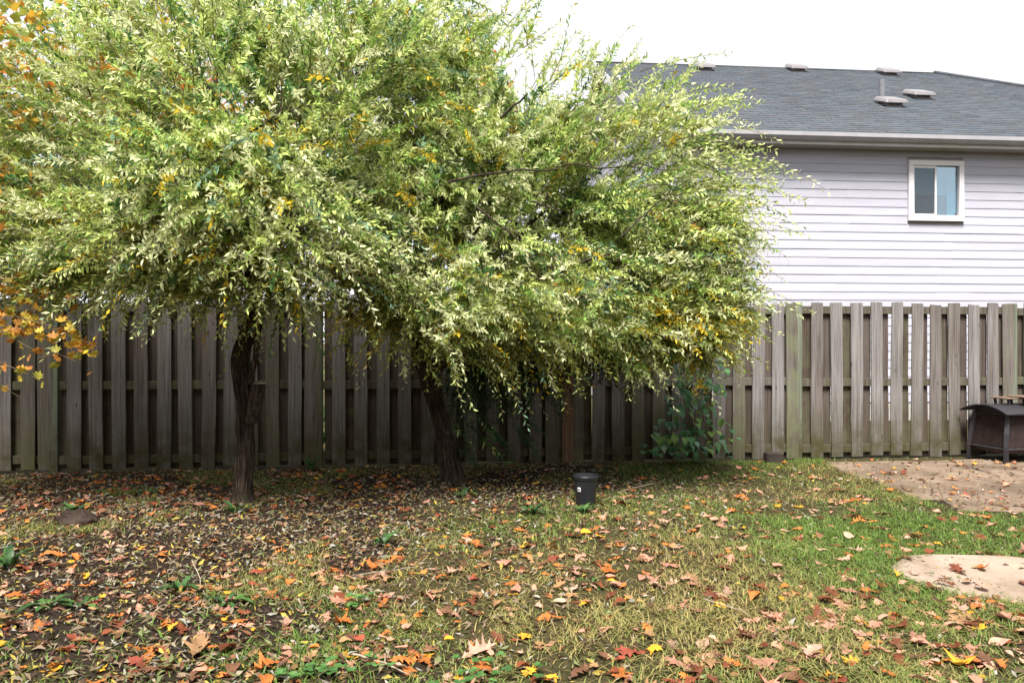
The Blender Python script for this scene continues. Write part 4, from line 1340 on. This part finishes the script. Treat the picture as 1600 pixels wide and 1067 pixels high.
# ------------------------------------------------------------------ outdoor fire pit
def build_firepit():
    c = GR(1572, 727)
    t = empty('fire_pit', (c.x, c.y, 0.012), 0.22)
    tag(t, 'dark metal fire pit with arched lid and mesh sides standing on the patio', 'fire pit')
    m = NT('dark_bronze_metal')
    v = m.coords('Object')
    cc = m.ramp(m.noise(v, 9, 5), [(0.3, (0.018, 0.017, 0.021)), (0.7, (0.036, 0.034, 0.040))])
    cc = m.mix(m.ramp(m.noise(v, 16, 5), [(0.55, 0.0), (0.75, 0.6)]), cc, (0.10, 0.045, 0.028))
    m.base(cc, 0.5, 0.5, 0.2); m = m.m
    rust = simple('rusty_bowl_metal', (0.07, 0.042, 0.035), 0.8, 0.3, nscale=14, var=0.4)
    scr = NT('spark_mesh')
    vv = scr.coords('Object')
    scr.base(scr.ramp(scr.noise(vv, 12, 4), [(0.3, (0.016, 0.010, 0.009)), (0.7, (0.035, 0.020, 0.017))]), 0.8)
    tr = scr.new('ShaderNodeBsdfTransparent'); ms = scr.new('ShaderNodeMixShader'); ms.inputs[0].default_value = 0.9
    scr.con(tr.outputs[0], ms.inputs[1]); scr.con(scr.p.outputs[0], ms.inputs[2]); scr.con(ms.outputs[0], scr.out.inputs['Surface'])
    W, D = 0.86, 0.50
    zb, zt = 0.13, 0.56
    tp = 0.05          # sides lean inwards towards the lid
    corner = [(0, 0), (W, 0), (W, D), (0, D)]
    cin = [(tp, tp * .6), (W - tp, tp * .6), (W - tp, D - tp * .6), (tp, D - tp * .6)]
    for (x, y), (xi, yi) in zip(corner, cin):
        MB().tube([(x, y, -0.0), (x, y, zb + .02), (x + (xi - x) * .35, y + (yi - y) * .35, zb + .2), (xi, yi, zt)], [0.026, 0.028, 0.034, 0.030], 4).build('leg', m, t)
    for i in range(4):
        j = (i + 1) % 4
        a, b = corner[i], corner[j]; ai, bi = cin[i], cin[j]
        MB().add([(a[0], a[1], zb + .05), (b[0], b[1], zb + .05), (bi[0], bi[1], zt), (ai[0], ai[1], zt)], [(0, 1, 2, 3)]).build('mesh_screen', scr.m, t)
        MB().tube([(a[0], a[1], zb + .03), (b[0], b[1], zb + .03)], 0.016, 6).build('frame_rail', m, t)
        MB().tube([(ai[0], ai[1], zt - .01), (bi[0], bi[1], zt - .01)], 0.013, 6).build('frame_rail', m, t)
    MB().box(0.025, W - 0.025, 0.025, D - 0.025, zb - 0.02, zb + 0.008).build('bowl', rust, t)
    # arched lid, axis along the width
    L = MB(); n = 14
    for off, flip in ((0.0, 0), ):
        up_, lo = [], []
        for k in range(n + 1):
            q = k / n
            y = -0.07 + (D + 0.14) * q
            z = zt - 0.005 + 0.085 * (1 - (2 * q - 1) ** 2)
            up_.append((-0.07, y, z + 0.012)); lo.append((-0.07, y, z))
        L.prism(up_ + lo[::-1], (W + 0.14, 0, 0))
    lid = L.build('lid', m, t)
    # end infill under the arch
    for x in (tp, W - tp):
        pts = [(x, cin[0][1], zt)] + [(x, -0.07 + (D + 0.14) * k / n, zt - 0.012 + 0.085 * (1 - (2 * k / n - 1) ** 2)) for k in range(2, n - 1)] + [(x, cin[3][1], zt)]
        MB().prism(pts, (0.004, 0, 0)).build('end_panel', m, t)
    # low rack of flat bars on top of the lid, worn timber
    mw = simple('worn_rack_wood', (0.15, 0.105, 0.075), 0.8, 0.2, nscale=20, var=.3)
    zr_ = zt + 0.15
    for x0, y0, y1 in ((0.16, 0.13, 0.37), (0.31, 0.05, 0.30)):
        MB().box(x0 - 0.0, x0 + 0.30, y0, y1, zr_, zr_ + 0.016).build('rack_shelf', mw, t, bevel=0.004)
        for dx in (0.03, 0.25):
            for yy in (y0 + .02, y1 - .04):
                z0 = zt - 0.005 + 0.085 * (1 - (2 * ((yy + .07) / (D + .14)) - 1) ** 2)
                MB().hexa([(x0 + dx + .012, yy, z0), (x0 + dx + .034, yy, z0), (x0 + dx + .034, yy + .022, z0), (x0 + dx + .012, yy + .022, z0), (x0 + dx, yy, zr_ - .001), (x0 + dx + .022, yy, zr_ - .001), (x0 + dx + .022, yy + .022, zr_ - .001), (x0 + dx, yy + .022, zr_ - .001)]).build('rack_foot', m, t)
        zr_ += 0.018


build_firepit()


# ------------------------------------------------------------------ dark clod of earth on the left
def build_clod():
    c = GR(122, 818)
    bm = bmesh.new()
    bmesh.ops.create_icosphere(bm, subdivisions=4, radius=1.0)
    P = np.array([v.co[:] for v in bm.verts])
    n = noise3(P, 2.0) + 0.5 * noise3(P, 5.0) + .25 * noise3(P, 11.0)
    for v, q in zip(bm.verts, n):
        v.co = Vector((v.co.x * 0.15, v.co.y * 0.09, v.co.z * 0.075)) * (0.55 + 0.55 * q)
    me = bpy.data.meshes.new('dirt_clod'); bm.to_mesh(me); bm.free()
    me.materials.append(stone_mat('dark_earth', (0.018, 0.012, 0.009), (0.05, 0.034, 0.025), (0.09, 0.05, 0.03), 0.62))
    o = obj('dirt_clod', me, None, (c.x, c.y, float(hgt(c.x, c.y)) + 0.03), (0, 0.1, -0.1))
    tag(o, 'dark brown clod of earth among the leaves in front of the fence on the left', 'clod')


build_clod()

# ------------------------------------------------------------------ lawn
def build_grass():
    n0 = 640000
    y = np.sqrt(RNG.uniform(2.0 ** 2, 8.7 ** 2, n0)) if False else RNG.uniform(2.3, 8.7, n0)
    x = RNG.uniform(-1, 1, n0) * (0.95 * y + 0.6)
    soil = zone_soil(x, y)
    lawn = 1 / (1 + np.exp(-(x - 0.4 + (5.5 - y) * 0.45) / 0.5))          # turf thickens to the right
    patch = noise2(x, y, 1.3, 20.0); fine = noise2(x, y, 4.5, 33.0)
    dens = (0.10 + 0.9 * lawn) * np.clip((patch * 0.6 + fine * 0.5 - 0.25) * 2.6, 0.10, 1) * (1 - 0.92 * soil)
    dens += (1 - lawn) * np.clip((noise2(x, y, 2.2, 44.0) - 0.60) * 5, 0, 1) * 0.55
    far_strip = (y > 7.5) & (x < -0.8)
    fy = 7.78 + (x + 5.39) * 0.1012
    dens *= np.where(y > fy - 0.05, 0, 1)
    patio = (x > 3.5 + 0.2 * noise2(x, y, 2.5, 7.0)) & (y > 5.85 + 0.3 * noise2(x, y, 2.0, 9.0))
    dens = np.where(patio, dens * 0.03, dens)
    st = ((x - GR(1572, 905).x) / 0.63) ** 2 + ((y - GR(1572, 905).y) / 0.46) ** 2
    dens = np.where(st < 0.93, dens * 0.02, dens)
    keep = RNG.random(n0) < dens * 0.9
    x, y = x[keep], y[keep]; n = len(x)
    z = hgt(x, y) - 0.004
    h = RNG.uniform(0.016, 0.052, n) * (0.75 + 0.6 * noise2(x, y, 1.7, 3.0))
    w = RNG.uniform(0.0018, 0.0036, n)
    a = RNG.uniform(0, 2 * math.pi, n); lean = RNG.uniform(0.3, 2.4, n)
    fx, fy_ = np.cos(a), np.sin(a)
    px, py = -fy_, fx
    def P(q, wid, sgn):
        bend = lean * q ** 1.7 * h
        return np.stack([x + fx * bend + px * wid * sgn, y + fy_ * bend + py * wid * sgn, z + h * q * (1 - 0.25 * np.minimum(lean, 1.4) * q)], -1)
    V = np.stack([P(0, w, 1), P(0, w, -1), P(0.55, w * 0.8, 1), P(0.55, w * .8, -1), P(1.0, 0 * w, 1)], 1).reshape(-1, 3)
    k = np.arange(n)[:, None] * 5
    Fc = [k + np.array([[0, 1, 3, 2]]), k + np.array([[2, 3, 4]])]
    dry = np.clip(noise2(x, y, 0.9, 61.0) * 1.1 - 0.30 + 0.35 * (noise2(x, y, 3.5, 15.0) - .5) + RNG.normal(0, 0.25, n) + 0.25 * np.exp(-((x - 0.2) / 1.6) ** 2 - ((y - 4.2) / 1.3) ** 2), 0, 1)[:, None]
    green = np.array([0.095, 0.175, 0.034]) * RNG.normal(1, 0.22, (n, 1)) + np.array([0.03, 0.02, 0.0]) * RNG.random((n, 1))
    straw = np.array([0.34, 0.26, 0.105]) * RNG.normal(1, 0.2, (n, 1))
    c = np.clip(green * (1 - dry) + straw * dry, 0.01, .8)
    o = obj('grass', mesh_np('grass', V, Fc, M_GRASS, np.repeat(c[:, None], 5, 1).reshape(-1, 3)))
    tag(o, 'short patchy lawn grass, half green and half straw coloured', 'grass', kind='stuff')


build_grass()


# ------------------------------------------------------------------ willow leaf litter
def build_litter():
    n0 = 130000
    y = RNG.uniform(2.3, 8.4, n0); x = RNG.uniform(-1, 1, n0) * (0.9 * y + 0.5)
    left = 1 / (1 + np.exp((x + 0.15 - (y - 5) * 0.35) / 0.55))
    dens = 0.05 + 0.62 * left * (0.35 + noise2(x, y, 1.5, 71.0)) + 0.35 * np.exp(-((x - 0.6) / 1.6) ** 2 - ((y - 6.6) / 0.9) ** 2)
    fy = 7.78 + (x + 5.39) * 0.1012
    dens += 0.03 * (x > 3.5) * (y > 5.9)
    dens = np.where(y > fy - 0.06, 0, dens)
    keep = RNG.random(n0) < dens
    x, y = x[keep], y[keep]; n = len(x)
    z = hgt(x, y) + RNG.uniform(0.003, 0.022, n) + 0.02 * ((x > 3.5) & (y > 5.9))
    a = RNG.uniform(0, 2 * math.pi, n)
    til = RNG.normal(0, 0.35, n); rol = RNG.normal(0, 0.6, n)
    ld = np.stack([np.cos(a) * np.cos(til), np.sin(a) * np.cos(til), np.sin(til)], -1)
    sd_ = norm(np.stack([-np.sin(a), np.cos(a), np.zeros(n)], -1) * np.cos(rol)[:, None] + np.array([0, 0, 1]) * np.sin(rol)[:, None])
    up = np.cross(ld, sd_)
    L = RNG.uniform(0.022, 0.066, (n, 1)); W = L * RNG.uniform(0.09, 0.2, (n, 1)); cu = L * RNG.uniform(-0.2, 0.3, (n, 1))
    p = np.stack([x, y, z], -1)
    m = p + up * cu
    V = np.stack([p - ld * L / 2, m - ld * L * .1 + sd_ * W, p + ld * L / 2, m - ld * L * .1 - sd_ * W, m - ld * L * .1 - up * W * 0.5], 1).reshape(-1, 3)
    k = np.arange(n)[:, None] * 5
    Fc = np.concatenate([k + np.array([[0, 4, 1]]), k + np.array([[1, 4, 2]]), k + np.array([[0, 3, 4]]), k + np.array([[3, 2, 4]])])
    pal = np.array([(0.24, 0.175, 0.11), (0.17, 0.12, 0.07), (0.30, 0.25, 0.17), (0.11, 0.062, 0.038), (0.42, 0.33, 0.07), (0.19, 0.21, 0.09), (0.075, 0.042, 0.03), (0.36, 0.34, 0.29), (0.22, 0.09, 0.045)])
    c = 0.80 * pal[RNG.choice(len(pal), n, p=[.16, .14, .13, .14, .09, .10, .09, .08, .07])] * RNG.normal(1, 0.15, (n, 1))
    o = obj('willow_leaf_litter', mesh_np('willow_leaf_litter', V, Fc, M_LITTER, np.repeat(np.clip(c, .01, .8)[:, None], 5, 1).reshape(-1, 3)))
    tag(o, 'carpet of small narrow fallen willow leaves on the soil under the trees', 'leaf litter', kind='stuff')


build_litter()


# ------------------------------------------------------------------ fallen oak and maple leaves
OAK = [(-0.16, 0.006), (0.0, 0.010), (0.05, 0.09), (0.13, 0.19), (0.16, 0.12), (0.22, 0.13), (0.34, 0.35), (0.36, 0.20), (0.42, 0.17), (0.58, 0.42), (0.59, 0.23), (0.62, 0.18), (0.80, 0.34), (0.78, 0.18), (0.81, 0.12), (0.95, 0.17), (0.92, 0.08), (1.06, 0.004)]


def oak_geo(seed):
    rg = random.Random(seed)
    cv, cl = rg.uniform(-.5, .9), rg.uniform(-.6, .8)
    lob = rg.uniform(.55, .95); asym = rg.uniform(.75, 1.15); cut = rg.uniform(.8, 1.0); ben = rg.uniform(-.12, .12)
    tw = rg.uniform(-.6, .6); ph = rg.uniform(0, 6)
    V, Fc = [], []
    mids = np.linspace(-0.16, 1.02, len(OAK))
    for i, (x, w) in enumerate(OAK):
        xm = mids[i]
        for (px, py) in ((xm, 0.0), (x, w * lob * rg.uniform(.7, 1.2)), (x + rg.uniform(-.05, .05), -w * lob * asym * rg.uniform(.7, 1.2))):
            z = cv * py * py * 2.2 + cl * (px - .45) ** 2 * .5 + tw * py * (px - .4) + 0.035 * math.sin(px * 9 + ph + py * 6) + rg.uniform(-.025, .025)
            V.append(((px - 0.45) * cut, py + ben * math.sin(px * 3), z))
    n = len(OAK)
    for i in range(n - 1):
        a, b = 3 * i, 3 * (i + 1)
        Fc += [(a, b, b + 1), (a, b + 1, a + 1), (a, a + 2, b + 2), (a, b + 2, b)]
    V = np.array(V); V[:, 2] -= V[:, 2].min()
    return V, np.array(Fc)


def maple_geo(seed):
    me = maple_mesh('tmp', None, random.Random(seed).uniform(-.3, .5), seed)
    V = np.array([v.co[:] for v in me.vertices]); V[:, 2] -= V[:, 2].min()
    Fc = np.array([p.vertices[:] for p in me.polygons])
    bpy.data.meshes.remove(me)
    return V, Fc


def oval_geo(seed):
    rg = random.Random(seed)
    me = leaf_poly([(x, w * rg.uniform(.75, 1.0)) for x, w in OVATE], rg.uniform(-.5, .9), 'tmp', None, rg.uniform(-.7, .9))
    V = np.array([v.co[:] for v in me.vertices]); V[:, 0] -= 0.45; V[:, 2] += np.sin(V[:, 0] * 7 + V[:, 1] * 5 + seed) * 0.05; V[:, 2] -= V[:, 2].min()
    Fc = np.array([p.vertices[:] for p in me.polygons])
    Fc = np.concatenate([Fc[:, [0, 1, 2]], Fc[:, [0, 2, 3]]])
    bpy.data.meshes.remove(me)
    return V, Fc


OVALG = [oval_geo(80 + i) for i in range(10)]
OAKG = [oak_geo(i) for i in range(24)]
MAPG = [maple_geo(50 + i) for i in range(8)]
LCOL = {'salmon pink': (0.46, 0.225, 0.15), 'rusty orange': (0.46, 0.15, 0.035), 'dark rust': (0.16, 0.046, 0.02), 'tan brown': (0.32, 0.18, 0.085),
        'golden yellow': (0.55, 0.28, 0.025), 'pale pinkish': (0.48, 0.28, 0.20), 'brick red': (0.26, 0.06, 0.035), 'chestnut brown': (0.16, 0.075, 0.04)}


def build_fallen():
    rg = np.random.default_rng(77)
    pts = []
    def dens(x, y):
        right = 1 / (1 + math.exp(-(x - 0.2) / 0.8))
        near = max(0.0, min(1.0, (7.2 - y) / 4))
        d = 0.25 + 0.45 * right * near + 0.30 * near
        if x < -0.9 and y > 6.0: d = 1.3                       # leaves blown against the fence
        if 0.2 < x < 3 and y > 6.6: d *= 0.6
        if x > 3.55 and y > 5.95: d *= 0.8
        if math.hypot((x - GR(1572, 905).x) / .6, (y - GR(1572, 905).y) / .43) < 1: d *= 0.22
        return d * (0.45 + 1.1 * float(noise2(np.array([x]), np.array([y]), 1.1, 91.0)[0]))
    tries = 0
    while len(pts) < 2800 and tries < 40000:
        tries += 1
        y = rg.uniform(2.4, 8.5); x = rg.uniform(-1, 1) * (0.85 * y + 0.4)
        if y > 7.78 + (x + 5.39) * 0.1012 - 0.12: continue
        if rg.random() < dens(x, y): pts.append((x, y))
    names = list(LCOL)
    items = []
    for x, y in pts:
        if x < -1.0 and y > 6.0: p = [.12, .20, .18, .13, .07, .03, .07, .20]
        elif x > 0.3: p = [.26, .13, .16, .13, .06, .13, .03, .10]
        else: p = [.18, .19, .14, .18, .06, .05, .06, .14]
        c = names[rg.choice(len(names), p=p)]
        yellow = c == 'golden yellow'
        maple = yellow and rg.random() < .7 or rg.random() < .06
        size = rg.uniform(0.075, 0.15) if not maple else rg.uniform(0.055, 0.085)
        if rg.random() < (.35 if x > -.3 else .6): size *= 0.68
        kd = 'maple' if maple else 'oval' if rg.random() < .28 else 'oak'
        items.append((x, y, c, kd, size * (0.72 if kd == 'oval' else 1.0)))
    hero = [(745, 1018, 'pale pinkish', 0.17), (415, 1045, 'rusty orange', 0.16), (640, 1050, 'rusty orange', 0.15), (310, 1020, 'tan brown', 0.2), (265, 1050, 'tan brown', 0.15), (1120, 943, 'dark rust', 0.17), (1045, 890, 'salmon pink', 0.15), (1290, 985, 'pale pinkish', 0.17), (1350, 940, 'dark rust', 0.14), (1290, 940, 'dark rust', 0.13),
            (690, 905, 'rusty orange', 0.15), (600, 945, 'rusty orange', 0.16), (510, 965, 'salmon pink', 0.14), (465, 940, 'salmon pink', 0.14), (350, 905, 'salmon pink', 0.12), (440, 905, 'rusty orange', 0.12), (1160, 1000, 'salmon pink', 0.16), (1490, 990, 'salmon pink', 0.19), (1440, 1010, 'salmon pink', 0.17), (1560, 1050, 'rusty orange', 0.13), (1270, 1030, 'pale pinkish', 0.17), (970, 1055, 'rusty orange', 0.14), (1500, 965, 'pale pinkish', 0.14), (600, 880, 'rusty orange', 0.13), (770, 825, 'dark rust', 0.15), (1085, 960, 'salmon pink', .16), (1215, 985, 'salmon pink', .17), (860, 968, 'rusty orange', .15), (820, 895, 'salmon pink', .13), (915, 945, 'salmon pink', .14), (1100, 1045, 'salmon pink', .16), (215, 1045, 'brick red', .13), (100, 1020, 'rusty orange', .12), (60, 985, 'rusty orange', .13)]
    for u, v, c, s in hero:
        g = GR(u, v); items.append((g.x, g.y, c, 'oak', s * 0.92))
    # the 300 that show largest, in view, are things of their own
    def px(it):
        x, y, c, m, s = it
        u = 800 + F * x / y; v = HV + F * CH / y
        inside = -20 < u < 1620 and v < 1075
        return s * F / y * (1 if inside else 0)
    items.sort(key=px, reverse=True)
    stepc = GR(1572, 905)
    def zone(x, y):
        u = 800 + F * x / y; v = HV + F * CH / y
        if math.hypot((x - stepc.x) / .62, (y - stepc.y) / .45) < 1.0: return 'on the stepping stone'
        if math.hypot((x - stepc.x) / 1.15, (y - stepc.y) / .9) < 1.0: return 'in the grass around the stepping stone'
        if x > 3.55 and y > 5.95: return 'on the patio in front of the fire pit'
        if y < 3.55:
            k = ('bottom left corner', 'bottom edge below the straight trunk', 'bottom edge below the leaning trunk', 'bottom edge below the pot', 'bottom edge below the fence vine', 'bottom right corner')
            return 'at the ' + k[min(5, max(0, int(u / 267)))]
        col = ('far left', 'straight trunk', 'leaning trunk', 'black pot', 'fence vine', 'grass left of the stepping stone')[min(5, max(0, int(u / 267)))]
        if col == 'far left': r = 'near the far left edge'
        elif col.startswith('grass'): r = 'on grass beyond the stepping stone' if y > stepc.y else 'on grass left of the stepping stone'
        else: r = 'in front of the ' + col
        return r + (', near us' if y < 4.3 else ', halfway back' if y < 5.6 else ', far back')
    GEO = {'maple': MAPG, 'oval': OVALG, 'oak': OAKG}
    meshes = {}; named = []
    def get_mesh(kind, i):
        if (kind, i) not in meshes:
            V, Fc = GEO[kind][i]
            meshes[(kind, i)] = mesh_np('fallen_leaf', V, Fc, M_FALLEN)
        return meshes[(kind, i)]
    rest_V, rest_F, rest_C, off = [], [], [], 0
    for n, (x, y, c, maple, s) in enumerate(items):
        kind = maple
        i = int(rg.integers(0, len(GEO[kind])))
        k = rg.normal(1, 0.12); col = [min(.85, max(.01, q * k)) for q in LCOL[c]]
        ax, ay, az = rg.normal(0, 0.17), rg.normal(0, 0.17), rg.uniform(0, 6.28)
        flip = rg.random() < 0.3
        z = float(hgt(x, y)) + rg.uniform(0.000, 0.016)
        if x > 3.55 and y > 5.95: z = 0.022
        if math.hypot((x - stepc.x) / .62, (y - stepc.y) / .45) < 1.0: z = 0.03
        if n < 300 and px((x, y, c, maple, s)) > 0:
            o = obj('fallen_leaf', get_mesh(kind, i), None, (x, y, z), (ax, ay, az))
            o.scale = (s, s, s)
            o.color = (*col, 1)
            zn = zone(x, y)
            sz = 'large ' if s > 0.125 else 'small ' if s < 0.08 else ''
            tag(o, f'{sz}{c} {kind} leaf {zn}', 'leaf', 'fallen leaves on the ground'); named.append(o)
        else:
            V, Fc = GEO[kind][i]
            M = np.array((Matrix.Translation((x, y, z)) @ Matrix.Rotation(az, 4, 'Z') @ Matrix.Rotation(ay, 4, 'Y') @ Matrix.Rotation(ax, 4, 'X') @ Matrix.Scale(s, 4)))
            rest_V.append(V @ M[:3, :3].T + M[:3, 3]); rest_F.append(Fc + off); off += len(V)
            rest_C.append(np.repeat(np.array([col]), len(V), 0))
    same = {}
    for o in named: same.setdefault(o['label'], []).append(o)
    order = ['', 'second', 'third', 'fourth', 'fifth', 'sixth', 'seventh', 'eighth', 'ninth']
    for lab, os_ in same.items():
        if len(os_) < 2: continue
        os_.sort(key=lambda o: o.location.x / o.location.y)
        for i, o in enumerate(os_):
            o['label'] = lab + (', leftmost' if i == 0 else ', rightmost' if i == len(os_) - 1 else f', {order[min(i, 8)]} from left')
    o = obj('fallen_leaves', mesh_np('fallen_leaves', np.concatenate(rest_V), np.concatenate(rest_F), M_LITTER, np.concatenate(rest_C)))
    tag(o, 'orange and brown fallen leaves strewn farther back along the fence', 'leaves', kind='stuff')


build_fallen()


# ------------------------------------------------------------------ weeds and clover
WEED_MESH = [leaf_poly(LANCE, 0.3, 'leaf', M_WEED, 0.9), leaf_poly(LANCE, 0.15, 'leaf', M_WEED, 1.4)]
TOOTH = [(0, 0.02), (0.18, 0.05), (0.26, 0.11), (0.30, 0.05), (0.42, 0.14), (0.47, 0.07), (0.6, 0.18), (0.66, 0.09), (0.8, 0.16), (1.0, 0.005)]
DAND_MESH = [leaf_poly(TOOTH, 0.25, 'leaf', M_WEED, 0.7), leaf_poly(TOOTH, 0.3, 'leaf', M_WEED, 1.2)]
ROUND = [(0, 0.02), (0.12, 0.27), (0.35, 0.43), (0.6, 0.47), (0.85, 0.36), (0.97, 0.16), (1.0, 0.02)]
CLOV_MESH = [leaf_poly(ROUND, 0.2, 'leaf', M_WEED, 0.25)]
GRN = [(0.055, 0.13, 0.035), (0.08, 0.17, 0.04), (0.045, 0.105, 0.035)]


def rosette(label, u, v, n, size, mesh, seed, cols=GRN, lift=(.15, .8), name='weed'):
    rg = random.Random(seed)
    b = GR(u, v); b.z = float(hgt(b.x, b.y))
    spots = []
    for i in range(n):
        a = i * 2.4 + rg.uniform(-.4, .4)
        spots.append((b + Vector((math.cos(a) * .008, math.sin(a) * .008, .008)), (math.cos(a), math.sin(a), rg.uniform(*lift)), 1.0))
    leafy(name, label, b, spots, size, cols, 'weeds in the yard', seed=seed, mesh=mesh, cat='weed')


def clover(label, u, v, n, spread, seed):
    rg = random.Random(seed)
    b = GR(u, v); b.z = float(hgt(b.x, b.y))
    spots = []
    for i in range(n):
        p = b + Vector((rg.gauss(0, spread), rg.gauss(0, spread * .7), rg.uniform(.025, .055)))
        a0 = rg.uniform(0, 6.28)
        for k in range(3):
            a = a0 + k * 2.094
            spots.append((p, (math.cos(a), math.sin(a), rg.uniform(.0, .35)), 1.0))
    leafy('clover', label, b, spots, 0.026, [(0.075, 0.18, 0.045), (0.10, 0.22, 0.06), (0.06, 0.145, 0.04)], 'clover tufts along the bottom edge', seed=seed, mesh=CLOV_MESH, cat='clover')


rosette('green dandelion with jagged leaves near the bottom left corner', 75, 950, 8, 0.13, DAND_MESH, 1)
rosette('green toothed weed just to the right of the dandelion on the left', 130, 948, 7, 0.10, DAND_MESH, 2)
rosette('grassy weed with upright narrow leaves at the left edge', 14, 885, 9, 0.16, WEED_MESH, 3, lift=(.8, 2.2))
rosette('bright green narrow-leaved weed in front of the straight trunk', 282, 925, 8, 0.13, WEED_MESH, 4, lift=(.5, 1.8))
rosette('dark green weed at the foot of the straight willow trunk', 365, 800, 10, 0.13, WEED_MESH, 5, lift=(.3, 1.5))
rosette('narrow-leaved weed growing against the black pot', 912, 800, 12, 0.10, WEED_MESH, 6, lift=(.5, 1.8))
rosette('arching weed with strap leaves to the left of the black pot', 832, 802, 9, 0.14, WEED_MESH, 7, lift=(.5, 1.8))
rosette('green weed at the foot of the leaning willow trunk', 728, 775, 9, 0.12, DAND_MESH, 8, lift=(.3, 1.2))
rosette('tuft of weed growing behind the dark earth clod', 118, 800, 12, 0.13, WEED_MESH, 10, lift=(.4, 1.6))
rosette('broad green weed between the dandelion and the straight trunk', 355, 945, 8, 0.11, DAND_MESH, 11)
rosette('grassy tuft in the straw grass in front of the leaning trunk', 600, 850, 9, 0.12, WEED_MESH, 12, lift=(.5, 1.8))
rosette('small green weed by the far left fence boards', 232, 768, 9, 0.12, DAND_MESH, 13)
rosette('tall thin weed against the fence between the two trunks', 487, 735, 8, 0.2, WEED_MESH, 14, lift=(1.5, 4))
rosette('light green weed in the grass in front of the pot', 925, 915, 6, 0.09, DAND_MESH, 15)
clover('clover tuft at the bottom edge left of centre', 545, 1052, 13, 0.085, 21)
clover('widest clover tuft at the bottom edge under the centre', 755, 1057, 18, 0.10, 22)
clover('sparse clover tuft at the bottom edge furthest left', 470, 1062, 7, 0.06, 23)
clover('clover tuft a little back from the bottom edge, left of centre', 560, 945, 7, 0.05, 24)


# ------------------------------------------------------------------ fallen twigs
def twig(label, u0, v0, u1, v1, r, seed):
    rg = random.Random(seed)
    a, b = GR(u0, v0), GR(u1, v1)
    pts = []
    for k in range(6):
        p = a.lerp(b, k / 5)
        p.z = float(hgt(p.x, p.y)) + 0.014 + rg.uniform(0, .012)
        if 0 < k < 5: p += Vector((rg.gauss(0, .008), rg.gauss(0, .008), 0))
        pts.append(p - a)
    t = MB().tube(pts, [r, r, r * .9, r * .8, r * .7, r * .5], 6)
    s = pts[3]; t.tube([s, s + Vector((rg.uniform(-.06, .06), rg.uniform(.02, .06), .02))], [r * .6, r * .3], 5)
    o = t.build('fallen_twig', M_TWIGDRY, None, a)
    tag(o, label, 'twig', 'dry twigs on the ground')


M_TWIGDRY = simple('dry_twig', (0.30, 0.24, 0.18), 0.85, 0.2, nscale=30, var=.3)
twig('dry twig lying diagonally at the bottom, left of the clover', 545, 1025, 640, 1055, 0.005, 1)
twig('thin pale twig in the straw grass in front of the leaning trunk', 560, 905, 650, 888, 0.004, 2)
twig('short twig in the litter in front of the straight trunk', 300, 880, 322, 935, 0.0035, 3)
twig('twig beside the black pot on the bare soil', 965, 772, 1030, 757, 0.004, 4)
twig('thin twig on the grass left of the stepping stone', 1100, 945, 1170, 970, 0.004, 5)
